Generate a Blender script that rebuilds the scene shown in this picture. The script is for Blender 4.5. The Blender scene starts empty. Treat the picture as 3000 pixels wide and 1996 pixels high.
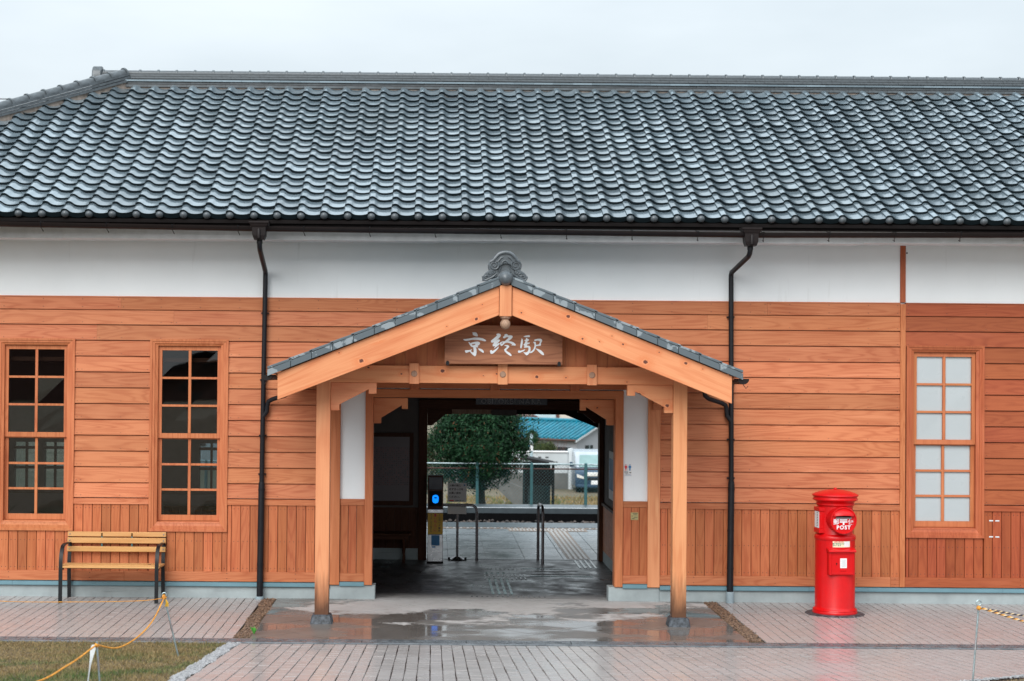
import bpy, bmesh, math, random
from math import sin, cos, pi, radians, sqrt, atan, atan2
from mathutils import Vector, Matrix
from mathutils.geometry import tessellate_polygon

random.seed(7)
scene = bpy.context.scene
COL = scene.collection

# ------------------------------------------------------------------ camera
cam_d = bpy.data.cameras.new('camera')
cam = bpy.data.objects.new('camera', cam_d)
COL.objects.link(cam)
cam_d.sensor_width = 36.0
cam_d.lens = 57.6
cam_d.shift_x = 0.076
cam_d.shift_y = 0.0058
cam_d.clip_start = 0.1
cam_d.clip_end = 2000
cam.matrix_world = Matrix.Translation((0, -19.2, 2.66)) @ Matrix.Rotation(pi/2 + radians(.89), 4, 'X') @ Matrix.Rotation(radians(.48), 4, 'Z')
cam_d.dof.use_dof = True
cam_d.dof.focus_distance = 18.0
cam_d.dof.aperture_fstop = 2.8
scene.camera = cam

# ------------------------------------------------------------------ world: overcast sky
SUN_EL, SUN_AZ = radians(36), radians(196)
world = bpy.data.worlds.new('World')
scene.world = world
world.use_nodes = True
nt = world.node_tree
nt.nodes.clear()
N = nt.nodes.new
out = N('ShaderNodeOutputWorld')
bg = N('ShaderNodeBackground')
bg.inputs['Strength'].default_value = 0.1
sky = N('ShaderNodeTexSky')
sky.sky_type = 'NISHITA'
sky.sun_disc = False
sky.sun_elevation = SUN_EL
sky.sun_rotation = SUN_AZ
sky.air_density = 1.0
sky.dust_density = 4.0
tc = N('ShaderNodeTexCoord')
sep = N('ShaderNodeSeparateXYZ')
nt.links.new(tc.outputs['Generated'], sep.inputs[0])
clp = N('ShaderNodeMath'); clp.operation = 'MAXIMUM'; clp.inputs[1].default_value = 0.0
nt.links.new(sep.outputs['Z'], clp.inputs[0])
grad = N('ShaderNodeMath'); grad.operation = 'MULTIPLY_ADD'
grad.inputs[1].default_value = 12.0      # overcast: brighter towards the zenith
grad.inputs[2].default_value = 6.2
nt.links.new(clp.outputs[0], grad.inputs[0])
mp = N('ShaderNodeMapping'); mp.inputs['Scale'].default_value = (1.6, 1.6, 5.0)
nt.links.new(tc.outputs['Generated'], mp.inputs[0])
cn = N('ShaderNodeTexNoise'); cn.inputs['Scale'].default_value = 1.3; cn.inputs['Detail'].default_value = 5; cn.inputs['Roughness'].default_value = .55
nt.links.new(mp.outputs[0], cn.inputs['Vector'])
cmr = N('ShaderNodeMapRange'); cmr.inputs['From Min'].default_value = .3; cmr.inputs['From Max'].default_value = .7
cmr.inputs['To Min'].default_value = .86; cmr.inputs['To Max'].default_value = 1.10
nt.links.new(cn.outputs[0], cmr.inputs['Value'])
mulc = N('ShaderNodeMath'); mulc.operation = 'MULTIPLY'
nt.links.new(grad.outputs[0], mulc.inputs[0]); nt.links.new(cmr.outputs[0], mulc.inputs[1])
ccol = N('ShaderNodeMix'); ccol.data_type = 'RGBA'; ccol.blend_type = 'MIX'
ccol.inputs[6].default_value = (0.78, 0.91, 0.99, 1); ccol.inputs[7].default_value = (0.92, 0.98, 1.02, 1)
nt.links.new(cn.outputs[0], ccol.inputs[0])
vm = N('ShaderNodeVectorMath'); vm.operation = 'SCALE'
nt.links.new(ccol.outputs[2], vm.inputs[0]); nt.links.new(mulc.outputs[0], vm.inputs['Scale'])
mix = N('ShaderNodeMix'); mix.data_type = 'RGBA'; mix.inputs[0].default_value = 0.10
nt.links.new(vm.outputs[0], mix.inputs[6]); nt.links.new(sky.outputs[0], mix.inputs[7])
nt.links.new(mix.outputs[2], bg.inputs['Color'])
nt.links.new(bg.outputs[0], out.inputs['Surface'])

# ------------------------------------------------------------------ sun behind the cloud
sd = bpy.data.lights.new('sun', 'SUN')
sd.energy = 2.2
sd.angle = radians(45)
sd.color = (1.0, 0.975, 0.94)
so = bpy.data.objects.new('sun', sd)
COL.objects.link(so)
so.rotation_euler = (radians(90) - SUN_EL, 0, radians(-20))

# ------------------------------------------------------------------ exposure
scene.render.engine = 'CYCLES'
vs = scene.view_settings
vs.view_transform = 'Standard'
vs.look = 'None'
vs.exposure = 0.25
vs.gamma = 1.0
scene.cycles.max_bounces = 6
scene.cycles.diffuse_bounces = 3
scene.cycles.glossy_bounces = 3
scene.cycles.transparent_max_bounces = 12
scene.cycles.caustics_reflective = False
scene.cycles.caustics_refractive = False

# ================================================================== materials
MAT = {}


class G:
    """small node-graph helper"""
    def __init__(self, name):
        self.m = bpy.data.materials.new(name)
        self.m.use_nodes = True
        self.t = self.m.node_tree
        self.b = self.t.nodes['Principled BSDF']
        MAT[name] = self.m

    def n(self, typ, **kw):
        x = self.t.nodes.new(typ)
        for k, v in kw.items():
            setattr(x, k, v)
        return x

    def l(self, a, b):
        self.t.links.new(a, b)

    def math(self, op, a, b=None, c=None, clamp=False):
        x = self.n('ShaderNodeMath', operation=op, use_clamp=clamp)
        for i, v in enumerate((a, b, c)):
            if v is None:
                continue
            if isinstance(v, (int, float)):
                x.inputs[i].default_value = v
            else:
                self.l(v, x.inputs[i])
        return x.outputs[0]

    def mix(self, f, a, b, blend='MIX'):
        x = self.n('ShaderNodeMix', data_type='RGBA', blend_type=blend)
        for i, v in ((0, f), (6, a), (7, b)):
            if isinstance(v, (int, float)):
                x.inputs[i].default_value = v
            elif isinstance(v, tuple):
                x.inputs[i].default_value = (*v[:3], 1)
            else:
                self.l(v, x.inputs[i])
        return x.outputs[2]

    def rng(self, v, a, b, c=0.0, d=1.0):
        x = self.n('ShaderNodeMapRange')
        x.inputs['From Min'].default_value = a
        x.inputs['From Max'].default_value = b
        x.inputs['To Min'].default_value = c
        x.inputs['To Max'].default_value = d
        self.l(v, x.inputs['Value'])
        return x.outputs[0]

    def coord(self, kind='Object', scale=(1, 1, 1), rand=0.0, loc=(0, 0, 0)):
        t = self.n('ShaderNodeTexCoord')
        v = t.outputs[kind]
        if rand:
            oi = self.n('ShaderNodeObjectInfo')
            gi = self.n('ShaderNodeNewGeometry')
            s = self.math('ADD', oi.outputs['Random'], gi.outputs['Random Per Island'])
            c = self.n('ShaderNodeCombineXYZ')
            self.l(self.math('MULTIPLY', s, rand), c.inputs[0])
            self.l(self.math('MULTIPLY', s, rand * 1.7), c.inputs[1])
            self.l(self.math('MULTIPLY', s, rand * .63), c.inputs[2])
            a = self.n('ShaderNodeVectorMath', operation='ADD')
            self.l(v, a.inputs[0]); self.l(c.outputs[0], a.inputs[1])
            v = a.outputs[0]
        m = self.n('ShaderNodeMapping')
        m.inputs['Scale'].default_value = scale
        m.inputs['Location'].default_value = loc
        self.l(v, m.inputs[0])
        return m.outputs[0]

    def noise(self, vec, scale, detail=3, rough=.5, dist=0.0):
        x = self.n('ShaderNodeTexNoise')
        x.inputs['Scale'].default_value = scale
        x.inputs['Detail'].default_value = detail
        x.inputs['Roughness'].default_value = rough
        x.inputs['Distortion'].default_value = dist
        self.l(vec, x.inputs['Vector'])
        return x.outputs[0]

    def bump(self, h, strength=.3, dist=.01):
        x = self.n('ShaderNodeBump')
        x.inputs['Strength'].default_value = strength
        x.inputs['Distance'].default_value = dist
        self.l(h, x.inputs['Height'])
        self.l(x.outputs[0], self.b.inputs['Normal'])

    def rand(self):
        oi = self.n('ShaderNodeObjectInfo')
        gi = self.n('ShaderNodeNewGeometry')
        return self.math('FRACT', self.math('ADD', self.math('MULTIPLY', oi.outputs['Random'], 7.13), self.math('MULTIPLY', gi.outputs['Random Per Island'], 3.7)))

    def set(self, color=None, rough=None, metal=None, spec=None, ior=None):
        for k, v in (('Base Color', color), ('Roughness', rough), ('Metallic', metal), ('Specular IOR Level', spec), ('IOR', ior)):
            if v is None:
                continue
            if isinstance(v, tuple):
                self.b.inputs[k].default_value = (*v[:3], 1)
            elif isinstance(v, (int, float)):
                self.b.inputs[k].default_value = v
            else:
                self.l(v, self.b.inputs[k])


def plain(name, color, rough=.5, metal=0.0, var=.12, nscale=6.0, spec=.5, bump=0.0):
    """painted or moulded surface with slight soiling"""
    g = G(name)
    v = g.coord('Object')
    n1 = g.noise(v, nscale, 4, .6)
    c = g.mix(g.rng(n1, .3, .75), tuple(min(1, x * (1 + var)) for x in color), tuple(x * (1 - var * 1.6) for x in color))
    g.set(color=c, rough=g.rng(n1, .2, .8, max(.02, rough - .08), min(1, rough + .1)), metal=metal, spec=spec)
    if bump:
        g.bump(g.noise(v, nscale * 8, 3), bump, .004)
    return g.m


def wood(name, light, dark, axis='X', knots=0.0, tone=.2, rough=.5, ring=26.0, pale=0.25, spec=.3):
    """boards: fibres along the axis, cathedral rings, knots, board-to-board tone"""
    g = G(name)
    al, ac = .55, 5.5
    sc = {'X': (al, ac, ac), 'Z': (ac, ac, al), 'Y': (ac, al, ac)}[axis]
    v = g.coord('Object', sc, rand=43.0)
    ringn = g.noise(v, 1.0, 2, .45, .35)
    rings = g.math('SINE', g.math('MULTIPLY', ringn, ring * 3.1))
    rings = g.math('POWER', g.math('MULTIPLY_ADD', rings, .5, .5), 2.2)
    sf = {'X': (2.2, 120, 120), 'Z': (120, 120, 2.2), 'Y': (120, 2.2, 120)}[axis]
    vf = g.coord('Object', sf, rand=17.0)
    fib = g.noise(vf, 1.0, 3, .6)
    big = g.noise(g.coord('Object', (1.1, 1.1, 1.1), rand=29.0), 1.0, 3, .55)
    f = g.math('MULTIPLY_ADD', rings, .36, g.math('MULTIPLY_ADD', fib, .95, -.25))
    f = g.math('ADD', f, g.math('MULTIPLY_ADD', big, 1.0, -.53))
    col = g.mix(g.rng(f, .1, .95), light, dark)
    # pale streaks in the late wood
    ps = g.rng(g.noise(v, 1.7, 2, .5, .6), .64, .72, 0, pale)
    col = g.mix(ps, col, tuple(min(.9, x * 1.5 + .05) for x in light))
    # tone from board to board
    r = g.rand()
    col = g.mix(g.rng(r, 0, 1, 0, tone), col, tuple(x * .62 for x in dark))
    hs = g.n('ShaderNodeHueSaturation')
    g.l(g.rng(r, 0, 1, .496, .503), hs.inputs['Hue'])
    g.l(g.rng(g.math('FRACT', g.math('MULTIPLY', r, 5.3)), 0, 1, 1 - tone * .35, 1 + tone * .35), hs.inputs['Value'])
    g.l(col, hs.inputs['Color'])
    col = hs.outputs[0]
    if knots:
        kx = {'X': (2.3, 7.0, 7.0), 'Z': (7.0, 7.0, 2.3), 'Y': (7.0, 2.3, 7.0)}[axis]
        vk = g.coord('Object', kx, rand=11.0)
        vo = g.n('ShaderNodeTexVoronoi')
        vo.inputs['Scale'].default_value = 1.0
        vo.inputs['Randomness'].default_value = 1.0
        g.l(vk, vo.inputs['Vector'])
        # round knot: distance in true metres from the cell point
        sub = g.n('ShaderNodeVectorMath', operation='SUBTRACT')
        g.l(vk, sub.inputs[0]); g.l(vo.outputs['Position'], sub.inputs[1])
        dv = g.n('ShaderNodeVectorMath', operation='DIVIDE')
        g.l(sub.outputs[0], dv.inputs[0]); dv.inputs[1].default_value = kx
        sx = g.n('ShaderNodeSeparateXYZ'); g.l(dv.outputs[0], sx.inputs[0])
        pr = {'X': ('X', 'Z'), 'Z': ('X', 'Z'), 'Y': ('Y', 'Z')}[axis]
        g_al = g.math('MULTIPLY', sx.outputs[pr[0]], .8)
        d2 = g.math('SQRT', g.math('ADD', g.math('POWER', g_al, 2), g.math('POWER', sx.outputs[pr[1]], 2)))
        sc2 = g.n('ShaderNodeSeparateColor'); g.l(vo.outputs['Color'], sc2.inputs[0])
        on = g.math('LESS_THAN', sc2.outputs[0], knots)
        rad = g.math('MULTIPLY_ADD', g.math('POWER', sc2.outputs[1], 2.0), .017, .005)
        q = g.math('MULTIPLY', g.math('DIVIDE', d2, rad), g.rng(g.noise(g.coord('Object', (1, 1, 1), rand=5.0), 55, 3, .6), .25, .75, .65, 1.4))
        halo = g.math('MULTIPLY', g.rng(q, 1.0, 4.6, .62, 0), on)
        core = g.math('MULTIPLY', g.rng(q, .75, 1.0, 1, 0), on)
        rim = g.math('MULTIPLY', g.math('MULTIPLY', g.rng(q, .95, 1.1, 0, 1), g.rng(q, 1.15, 1.45, 1, 0)), on)
        col = g.mix(halo, col, tuple(x * y for x, y in zip(light, (.86, .58, .42))))
        col = g.mix(g.math('MULTIPLY', rim, .28), col, tuple(min(.9, x * 1.35 + .06) for x in light))
        col = g.mix(core, col, (.13, .045, .03))
    g.set(color=col, rough=g.rng(fib, .2, .8, rough - .08, rough + .14), spec=spec)
    g.bump(g.math('ADD', g.math('MULTIPLY', fib, .6), g.math('MULTIPLY', rings, .5)), .22, .0015)
    return g.m


SID_L, SID_D = (.62, .225, .100), (.40, .100, .036)
wood('siding', SID_L, SID_D, 'X', tone=.34)
wood('siding_vertical', (.56, .182, .072), (.37, .084, .028), 'Z', tone=.36)
wood('siding_red', (.41, .108, .041), (.27, .056, .020), 'X', tone=.2, pale=.12)
wood('siding_red_vertical', (.39, .095, .035), (.25, .048, .017), 'Z', tone=.2, pale=.12)
wood('casing_wood', (.58, .198, .082), (.40, .102, .036), 'Z', tone=.12)
wood('casing_red', (.46, .13, .052), (.32, .07, .027), 'Z', tone=.1)
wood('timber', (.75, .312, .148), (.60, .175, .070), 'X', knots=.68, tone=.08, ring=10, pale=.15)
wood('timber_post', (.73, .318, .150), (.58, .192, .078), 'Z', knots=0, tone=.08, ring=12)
wood('porch_post_wood', (.73, .318, .150), (.58, .192, .078), 'Z', knots=0, tone=.06, ring=12)
_m = MAT['porch_post_wood']; _t = _m.node_tree; _b = _t.nodes['Principled BSDF']
_src = _b.inputs['Base Color'].links[0].from_socket
g = G.__new__(G); g.m, g.t, g.b = _m, _t, _b
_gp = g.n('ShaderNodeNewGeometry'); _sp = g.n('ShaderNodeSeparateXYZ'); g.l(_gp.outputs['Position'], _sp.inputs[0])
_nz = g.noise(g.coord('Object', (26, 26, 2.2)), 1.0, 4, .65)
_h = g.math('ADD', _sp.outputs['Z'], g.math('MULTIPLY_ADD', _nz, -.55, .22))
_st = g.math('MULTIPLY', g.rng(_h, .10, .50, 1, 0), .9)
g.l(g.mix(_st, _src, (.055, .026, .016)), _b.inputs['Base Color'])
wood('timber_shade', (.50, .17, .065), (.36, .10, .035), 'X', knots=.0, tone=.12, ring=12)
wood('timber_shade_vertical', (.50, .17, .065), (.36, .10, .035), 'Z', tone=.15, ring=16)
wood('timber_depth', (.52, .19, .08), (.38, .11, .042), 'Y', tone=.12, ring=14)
wood('frame_wood', (.55, .19, .078), (.42, .12, .045), 'Z', tone=.06, ring=14)
wood('frame_wood_x', (.55, .19, .078), (.42, .12, .045), 'X', tone=.06, ring=14)
wood('bench_wood', (.66, .37, .15), (.52, .25, .085), 'X', knots=.1, tone=.12, ring=14, rough=.38)
wood('sign_wood', (.40, .17, .085), (.17, .055, .026), 'X', tone=.02, ring=30, pale=.3)
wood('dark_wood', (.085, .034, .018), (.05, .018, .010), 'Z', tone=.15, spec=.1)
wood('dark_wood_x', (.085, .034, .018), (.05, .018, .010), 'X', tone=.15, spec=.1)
wood('weathered_wood', (.42, .27, .19), (.20, .10, .06), 'Z', tone=.05)

# plaster with rain marks
g = G('plaster')
v = g.coord('Object')
n1 = g.noise(v, .9, 4, .6)
n2 = g.noise(g.coord('Object', (9, 9, .9)), 1.0, 4, .65)
c = g.mix(g.rng(n1, .3, .7), (.85, .885, .91), (.79, .825, .85))
c = g.mix(g.rng(n2, .62, .80, 0, .28), c, (.45, .46, .46))
g.set(color=c, rough=.85, spec=.2)
g.bump(g.noise(v, 160, 2), .12, .002)

plain('soffit_paint', (.74, .76, .79), .7, var=.08)
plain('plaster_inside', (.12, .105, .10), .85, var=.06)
plain('gutter_metal', (.012, .008, .008), .45, var=.2, spec=.25)
plain('pipe_metal', (.008, .008, .011), .42, var=.2, spec=.3)
plain('pipe_cup', (.28, .36, .40), .6)
plain('flashing', (.145, .27, .32), .38, var=.1, nscale=2.5)
plain('eave_dark', (.012, .010, .010), .85, spec=.06)
plain('black_iron', (.007, .008, .010), .42, spec=.3, var=.2, nscale=20)
plain('white_paint', (.82, .86, .90), .5, var=.04)
plain('frosted', (.66, .715, .74), .28, var=.02, nscale=1.2)
plain('nail', (.06, .03, .025), .6)
plain('brass', (.42, .36, .17), .35, metal=.6, var=.1)
plain('ink', (.02, .02, .025), .6)
plain('ink_green', (.02, .16, .10), .6)
plain('ink_red', (.62, .03, .05), .5)
plain('ink_blue', (.02, .18, .42), .5)
plain('paper', (.78, .79, .80), .6, var=.03)
plain('cream', (.80, .74, .52), .55, var=.04)
plain('yellow_label', (.66, .38, .02), .45, var=.06)
plain('sign_navy', (.012, .017, .035), .4)
plain('grey_letters', (.30, .31, .33), .5)
plain('steel', (.42, .43, .45), .3, metal=.9, var=.1, nscale=14)
plain('rail_steel', (.16, .15, .16), .25, metal=.85, var=.15)
plain('galvanised', (.34, .42, .44), .42, metal=.7, var=.2, nscale=25)
plain('fence_green', (.055, .16, .17), .5)
plain('rust', (.11, .05, .04), .8, var=.3, nscale=20)
plain('rubber', (.014, .014, .015), .7, spec=.15)

# wall base
g = G('concrete_base')
v = g.coord('Object')
n1 = g.noise(v, 2.2, 5, .65)
n2 = g.noise(g.coord('Object', (1.2, 1.2, 16)), 1.0, 4, .7)
c = g.mix(g.rng(n1, .3, .7), (.40, .46, .47), (.27, .31, .32))
c = g.mix(g.rng(n2, .62, .75, 0, .5), c, (.16, .18, .18))
g.set(color=c, rough=.8)
g.bump(g.noise(v, 60, 4), .25, .004)

# apron concrete, dry under the roof and wet outside
g = G('apron_concrete')
v = g.coord('Object')
gw = g.n('ShaderNodeNewGeometry')
sp = g.n('ShaderNodeSeparateXYZ'); g.l(gw.outputs['Position'], sp.inputs[0])
wn = g.n('ShaderNodeMapping'); wn.inputs['Scale'].default_value = (.55, 1.0, 1); wn.inputs['Location'].default_value = (3.1, .35, 0)
g.l(gw.outputs['Position'], wn.inputs[0])
big = g.noise(wn.outputs[0], 1.15, 5, .62, .3)
fine = g.noise(gw.outputs['Position'], 9, 4, .6)
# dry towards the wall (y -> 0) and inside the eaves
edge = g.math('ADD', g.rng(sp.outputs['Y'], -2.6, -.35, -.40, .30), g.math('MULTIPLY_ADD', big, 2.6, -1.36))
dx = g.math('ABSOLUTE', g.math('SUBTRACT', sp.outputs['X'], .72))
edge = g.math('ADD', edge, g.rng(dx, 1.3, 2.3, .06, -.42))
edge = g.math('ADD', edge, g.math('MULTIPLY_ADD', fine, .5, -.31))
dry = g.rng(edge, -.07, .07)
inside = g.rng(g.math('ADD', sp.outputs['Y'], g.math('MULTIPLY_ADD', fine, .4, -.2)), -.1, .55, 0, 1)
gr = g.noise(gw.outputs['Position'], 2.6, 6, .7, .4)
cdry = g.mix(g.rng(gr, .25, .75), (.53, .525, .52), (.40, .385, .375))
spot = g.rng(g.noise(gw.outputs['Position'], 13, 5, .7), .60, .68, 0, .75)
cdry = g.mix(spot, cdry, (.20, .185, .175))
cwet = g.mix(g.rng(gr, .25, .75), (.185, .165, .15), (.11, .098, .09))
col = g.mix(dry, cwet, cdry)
cin_shade = g.mix(g.rng(gr, .25, .75), (.042, .040, .042), (.02, .020, .022))  # unlit hall floor: the shade indoors is put into the concrete colour
col = g.mix(inside, col, cin_shade)
pud = g.rng(g.noise(wn.outputs[0], 1.9, 3, .5), .45, .56, .34, .07)
rg = g.n('ShaderNodeMix', data_type='FLOAT'); g.l(dry, rg.inputs[0]); g.l(pud, rg.inputs[2]); rg.inputs[3].default_value = .72
rin = g.n('ShaderNodeMix', data_type='FLOAT'); g.l(inside, rin.inputs[0]); g.l(rg.outputs[0], rin.inputs[2]); g.l(g.rng(gr, .35, .65, .6, .2), rin.inputs[3])
g.set(color=col, rough=rin.outputs[0], spec=.5)
g.bump(g.math('ADD', fine, g.math('MULTIPLY', gr, .5)), .06, .004)

plain('joint_dark', (.045, .042, .040), .8, spec=.15)
plain('joint_brown', (.036, .022, .019), .8, spec=.1)

# damp paving blocks
g = G('paver')
r = g.rand()
gw = g.n('ShaderNodeNewGeometry')
n1 = g.noise(gw.outputs['Position'], 1.1, 4, .6)
n2 = g.noise(gw.outputs['Position'], 45, 3, .6)
c = g.mix(r, (.43, .395, .385), (.385, .355, .345))
c = g.mix(g.rng(n1, .3, .7, 0, .6), c, (.33, .32, .32))
c = g.mix(g.rng(n2, .3, .7, 0, .3), c, (.33, .29, .27))
c = g.mix(g.rng(g.noise(gw.outputs['Position'], 2.7, 5, .7, .5), .52, .72, 0, .4), c, (.25, .225, .21))
g.set(color=c, rough=g.math('ADD', g.rng(n1, .3, .7, .13, .32), g.math('MULTIPLY', r, .05)), spec=.5)
g.bump(n2, .08, .002)

g = G('drain_cover')
gw = g.n('ShaderNodeNewGeometry')
n1 = g.noise(gw.outputs['Position'], 7, 4, .6)
n2 = g.noise(gw.outputs['Position'], 40, 3, .6)
c = g.mix(g.rng(n1, .35, .65), (.15, .165, .18), (.07, .078, .088))
g.set(color=c, rough=g.rng(n2, .3, .7, .14, .5), spec=.5)
g.bump(n2, .2, .004)

g = G('ground')
gw = g.n('ShaderNodeNewGeometry')
n1 = g.noise(gw.outputs['Position'], .35, 6, .65)
n2 = g.noise(gw.outputs['Position'], 14, 4, .65)
c = g.mix(g.rng(n1, .35, .65), (.20, .155, .10), (.13, .12, .065))
c = g.mix(g.rng(n2, .3, .7, 0, .6), c, (.08, .06, .045))
g.set(color=c, rough=.85)
g.bump(n2, .4, .02)

for nm, c1, c2 in (('pebble_brown', (.24, .145, .09), (.09, .05, .032)), ('pebble_grey', (.36, .36, .37), (.19, .19, .20)), ('ballast', (.15, .11, .09), (.05, .042, .04))):
    g = G(nm)
    r = g.rand()
    g.set(color=g.mix(r, c1, c2), rough=.55)

# turf: straw and green in patches
g = G('turf')
gw = g.n('ShaderNodeNewGeometry')
n1 = g.noise(gw.outputs['Position'], 1.15, 3, .6, .2)
r = g.rand()
straw = g.mix(r, (.30, .215, .095), (.17, .115, .05))
green = g.mix(r, (.085, .15, .03), (.035, .085, .022))
f = g.math('ADD', g.rng(n1, .46, .68, 0, 1), g.math('MULTIPLY_ADD', r, .7, -.42))
g.set(color=g.mix(g.math('MAXIMUM', g.math('MINIMUM', f, 1.0), 0.0), straw, green), rough=.6, spec=.3)
plain('soil', (.12, .088, .05), .9, var=.3, nscale=20, bump=.4)

# glazed smoked-silver roof tile, wet
g = G('kawara')
r = g.rand()
gw = g.n('ShaderNodeNewGeometry')
n1 = g.noise(gw.outputs['Position'], 3.0, 4, .6)
n2 = g.noise(gw.outputs['Position'], 26, 4, .6)
c = g.mix(r, (.275, .35, .40), (.15, .20, .235))
c = g.mix(g.rng(n2, .56, .8, 0, .5), c, (.12, .135, .145))
c = g.mix(g.rng(g.noise(gw.outputs['Position'], .55, 4, .65), .45, .7, 0, .35), c, (.10, .115, .12))
g.set(color=c, rough=g.math('ADD', g.rng(n1, .3, .7, .09, .19), g.math('MULTIPLY', r, .06)), metal=.42, ior=1.85)
g.bump(n2, .04, .002)

# verge tiles with drying patches
g = G('verge_tile')
v = g.coord('Object', (1, 1, 1), rand=13.0)
n1 = g.noise(v, 5.5, 4, .55)
dry = g.rng(n1, .56, .575)
g.set(color=g.mix(dry, (.10, .125, .142), (.235, .275, .30)), rough=g.rng(dry, 0, 1, .28, .6))

plain('kawara_edge_shade', (.010, .017, .021), .5, var=.2, spec=.12)  # dark tile body at the lower edge, with the gap's shade painted in
plain('kawara_dull', (.085, .10, .112), .34, var=.25, nscale=16)
plain('mortar', (.34, .28, .24), .9, var=.25, nscale=20)

# clear glass
g = G('glass')
g.t.nodes.remove(g.b)
fr = g.n('ShaderNodeFresnel'); fr.inputs['IOR'].default_value = 1.85
tr = g.n('ShaderNodeBsdfTransparent'); tr.inputs[0].default_value = (.80, .84, .85, 1)
gl = g.n('ShaderNodeBsdfGlossy'); gl.inputs['Roughness'].default_value = .015; gl.inputs[0].default_value = (1, 1, 1, 1)
ms = g.n('ShaderNodeMixShader')
g.l(fr.outputs[0], ms.inputs[0]); g.l(tr.outputs[0], ms.inputs[1]); g.l(gl.outputs[0], ms.inputs[2])
g.l(ms.outputs[0], g.t.nodes['Material Output'].inputs[0])

g = MAT['glass'].copy(); g.name = 'glass_clear'; MAT['glass_clear'] = g
for n_ in g.node_tree.nodes:
    if n_.type == 'BSDF_TRANSPARENT':
        n_.inputs[0].default_value = (.99, .995, 1, 1)
    if n_.type == 'FRESNEL':
        n_.inputs['IOR'].default_value = 1.28

g = MAT['glass'].copy(); g.name = 'glass_dim'; MAT['glass_dim'] = g
for n_ in g.node_tree.nodes:
    if n_.type == 'BSDF_TRANSPARENT':
        n_.inputs[0].default_value = (.22, .30, .32, 1)

# red enamel
g = G('red_enamel')
v = g.coord('Object')
n1 = g.noise(v, 5, 4, .6)
n2 = g.noise(g.coord('Object', (30, 30, 2)), 1.0, 3, .6)
c = g.mix(g.rng(n1, .3, .7), (.66, .004, .006), (.56, .003, .005))
c = g.mix(g.rng(n2, .58, .75, 0, .4), c, (.30, .004, .006))
c = g.mix(g.rng(g.noise(v, 60, 4, .7), .70, .74, 0, .7), c, (.10, .02, .018))
g.set(color=c, rough=g.rng(n1, .3, .7, .26, .40), spec=.38)
g.bump(g.noise(v, 30, 3), .03, .003)

# stone of the post bases
g = G('base_stone')
v = g.coord('Object')
n1 = g.noise(v, 28, 5, .7)
n2 = g.noise(v, 9, 4, .7)
c = g.mix(g.rng(n1, .42, .62), (.02, .024, .03), (.085, .10, .12))
c = g.mix(g.rng(n2, .62, .68, 0, .7), c, (.33, .32, .31))
g.set(color=c, rough=.5)
g.bump(n1, .4, .006)

# leaf, needs a little light through
for nm, c1, c2 in (('leaf', (.026, .085, .034), (.006, .024, .012)), ('shrub_leaf', (.075, .095, .03), (.03, .045, .018)), ('weed_leaf', (.06, .25, .03), (.03, .15, .02))):
    g = G(nm)
    r = g.rand()
    c = g.mix(r, c1, c2)
    c = g.mix(g.math('GREATER_THAN', r, .97), c, (.12, .06, .03)) if nm == 'leaf' else c
    g.set(color=c, rough=.42, spec=.12)
plain('bark', (.07, .055, .045), .9, nscale=20, bump=.5)

# timetable print
g = G('timetable_print')
v = g.coord('Generated')
br = g.n('ShaderNodeTexBrick')
br.offset = 0.0
br.inputs['Scale'].default_value = 1.0
br.inputs['Brick Width'].default_value = .034
br.inputs['Row Height'].default_value = .03
br.inputs['Mortar Size'].default_value = .0075
br.inputs['Color1'].default_value = (.05, .05, .06, 1)
br.inputs['Color2'].default_value = (.30, .12, .12, 1)
br.inputs['Mortar'].default_value = (.17, .135, .145, 1)
cx = g.n('ShaderNodeSeparateXYZ'); g.l(v, cx.inputs[0])
cb = g.n('ShaderNodeCombineXYZ'); g.l(cx.outputs['X'], cb.inputs[0]); g.l(cx.outputs['Z'], cb.inputs[1])
g.l(cb.outputs[0], br.inputs['Vector'])
body = g.math('MULTIPLY', g.rng(cx.outputs['Z'], .24, .25), g.rng(cx.outputs['Z'], .84, .85, 1, 0))
no = g.noise(g.coord('Generated', (60, 60, 60)), 1.0, 2)
c = g.mix(g.math('MULTIPLY', body, g.rng(no, .3, .6)), (.17, .145, .155), br.outputs[0])
g.set(color=c, rough=.35, spec=.25)

# screen of the card reader
g = G('reader_screen')
g.b.inputs['Base Color'].default_value = (0, .1, .5, 1)
g.b.inputs['Emission Color'].default_value = (.0, .22, 1.0, 1)
g.b.inputs['Emission Strength'].default_value = 1.2

# rope
g = G('rope')
v = g.coord('Object', (1, 1, 1))
n1 = g.noise(v, 30, 2)
g.set(color=g.mix(g.rng(n1, .35, .65), (.75, .33, .03), (.50, .19, .02)), rough=.6)
plain('rope_cream', (.78, .58, .33), .6, nscale=40)
plain('rope_dark', (.05, .04, .05), .6)
plain('tape_white', (.70, .74, .76), .5)

plain('blue_tile', (.01, .19, .27), .3, var=.3, nscale=3)
plain('house_wall', (.36, .38, .41), .8, var=.06, nscale=1)
plain('block_white', (.50, .54, .56), .8, var=.06, nscale=1)
plain('pale_blue_wall', (.42, .56, .62), .8, nscale=.6)
plain('beige_wall', (.62, .58, .52), .8, nscale=.6)
plain('window_dark', (.02, .03, .035), .15)
plain('van_blue', (.025, .055, .10), .22, nscale=2)
plain('van_silver', (.42, .47, .52), .25, nscale=2)
plain('van_glass', (.22, .34, .34), .08, nscale=2)
plain('lamp_glass', (.75, .75, .72), .15)
plain('cyan_board', (.02, .42, .75), .5)
plain('dark_stone', (.13, .13, .125), .85, nscale=3)
plain('asphalt', (.05, .05, .052), .75, nscale=10)

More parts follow.
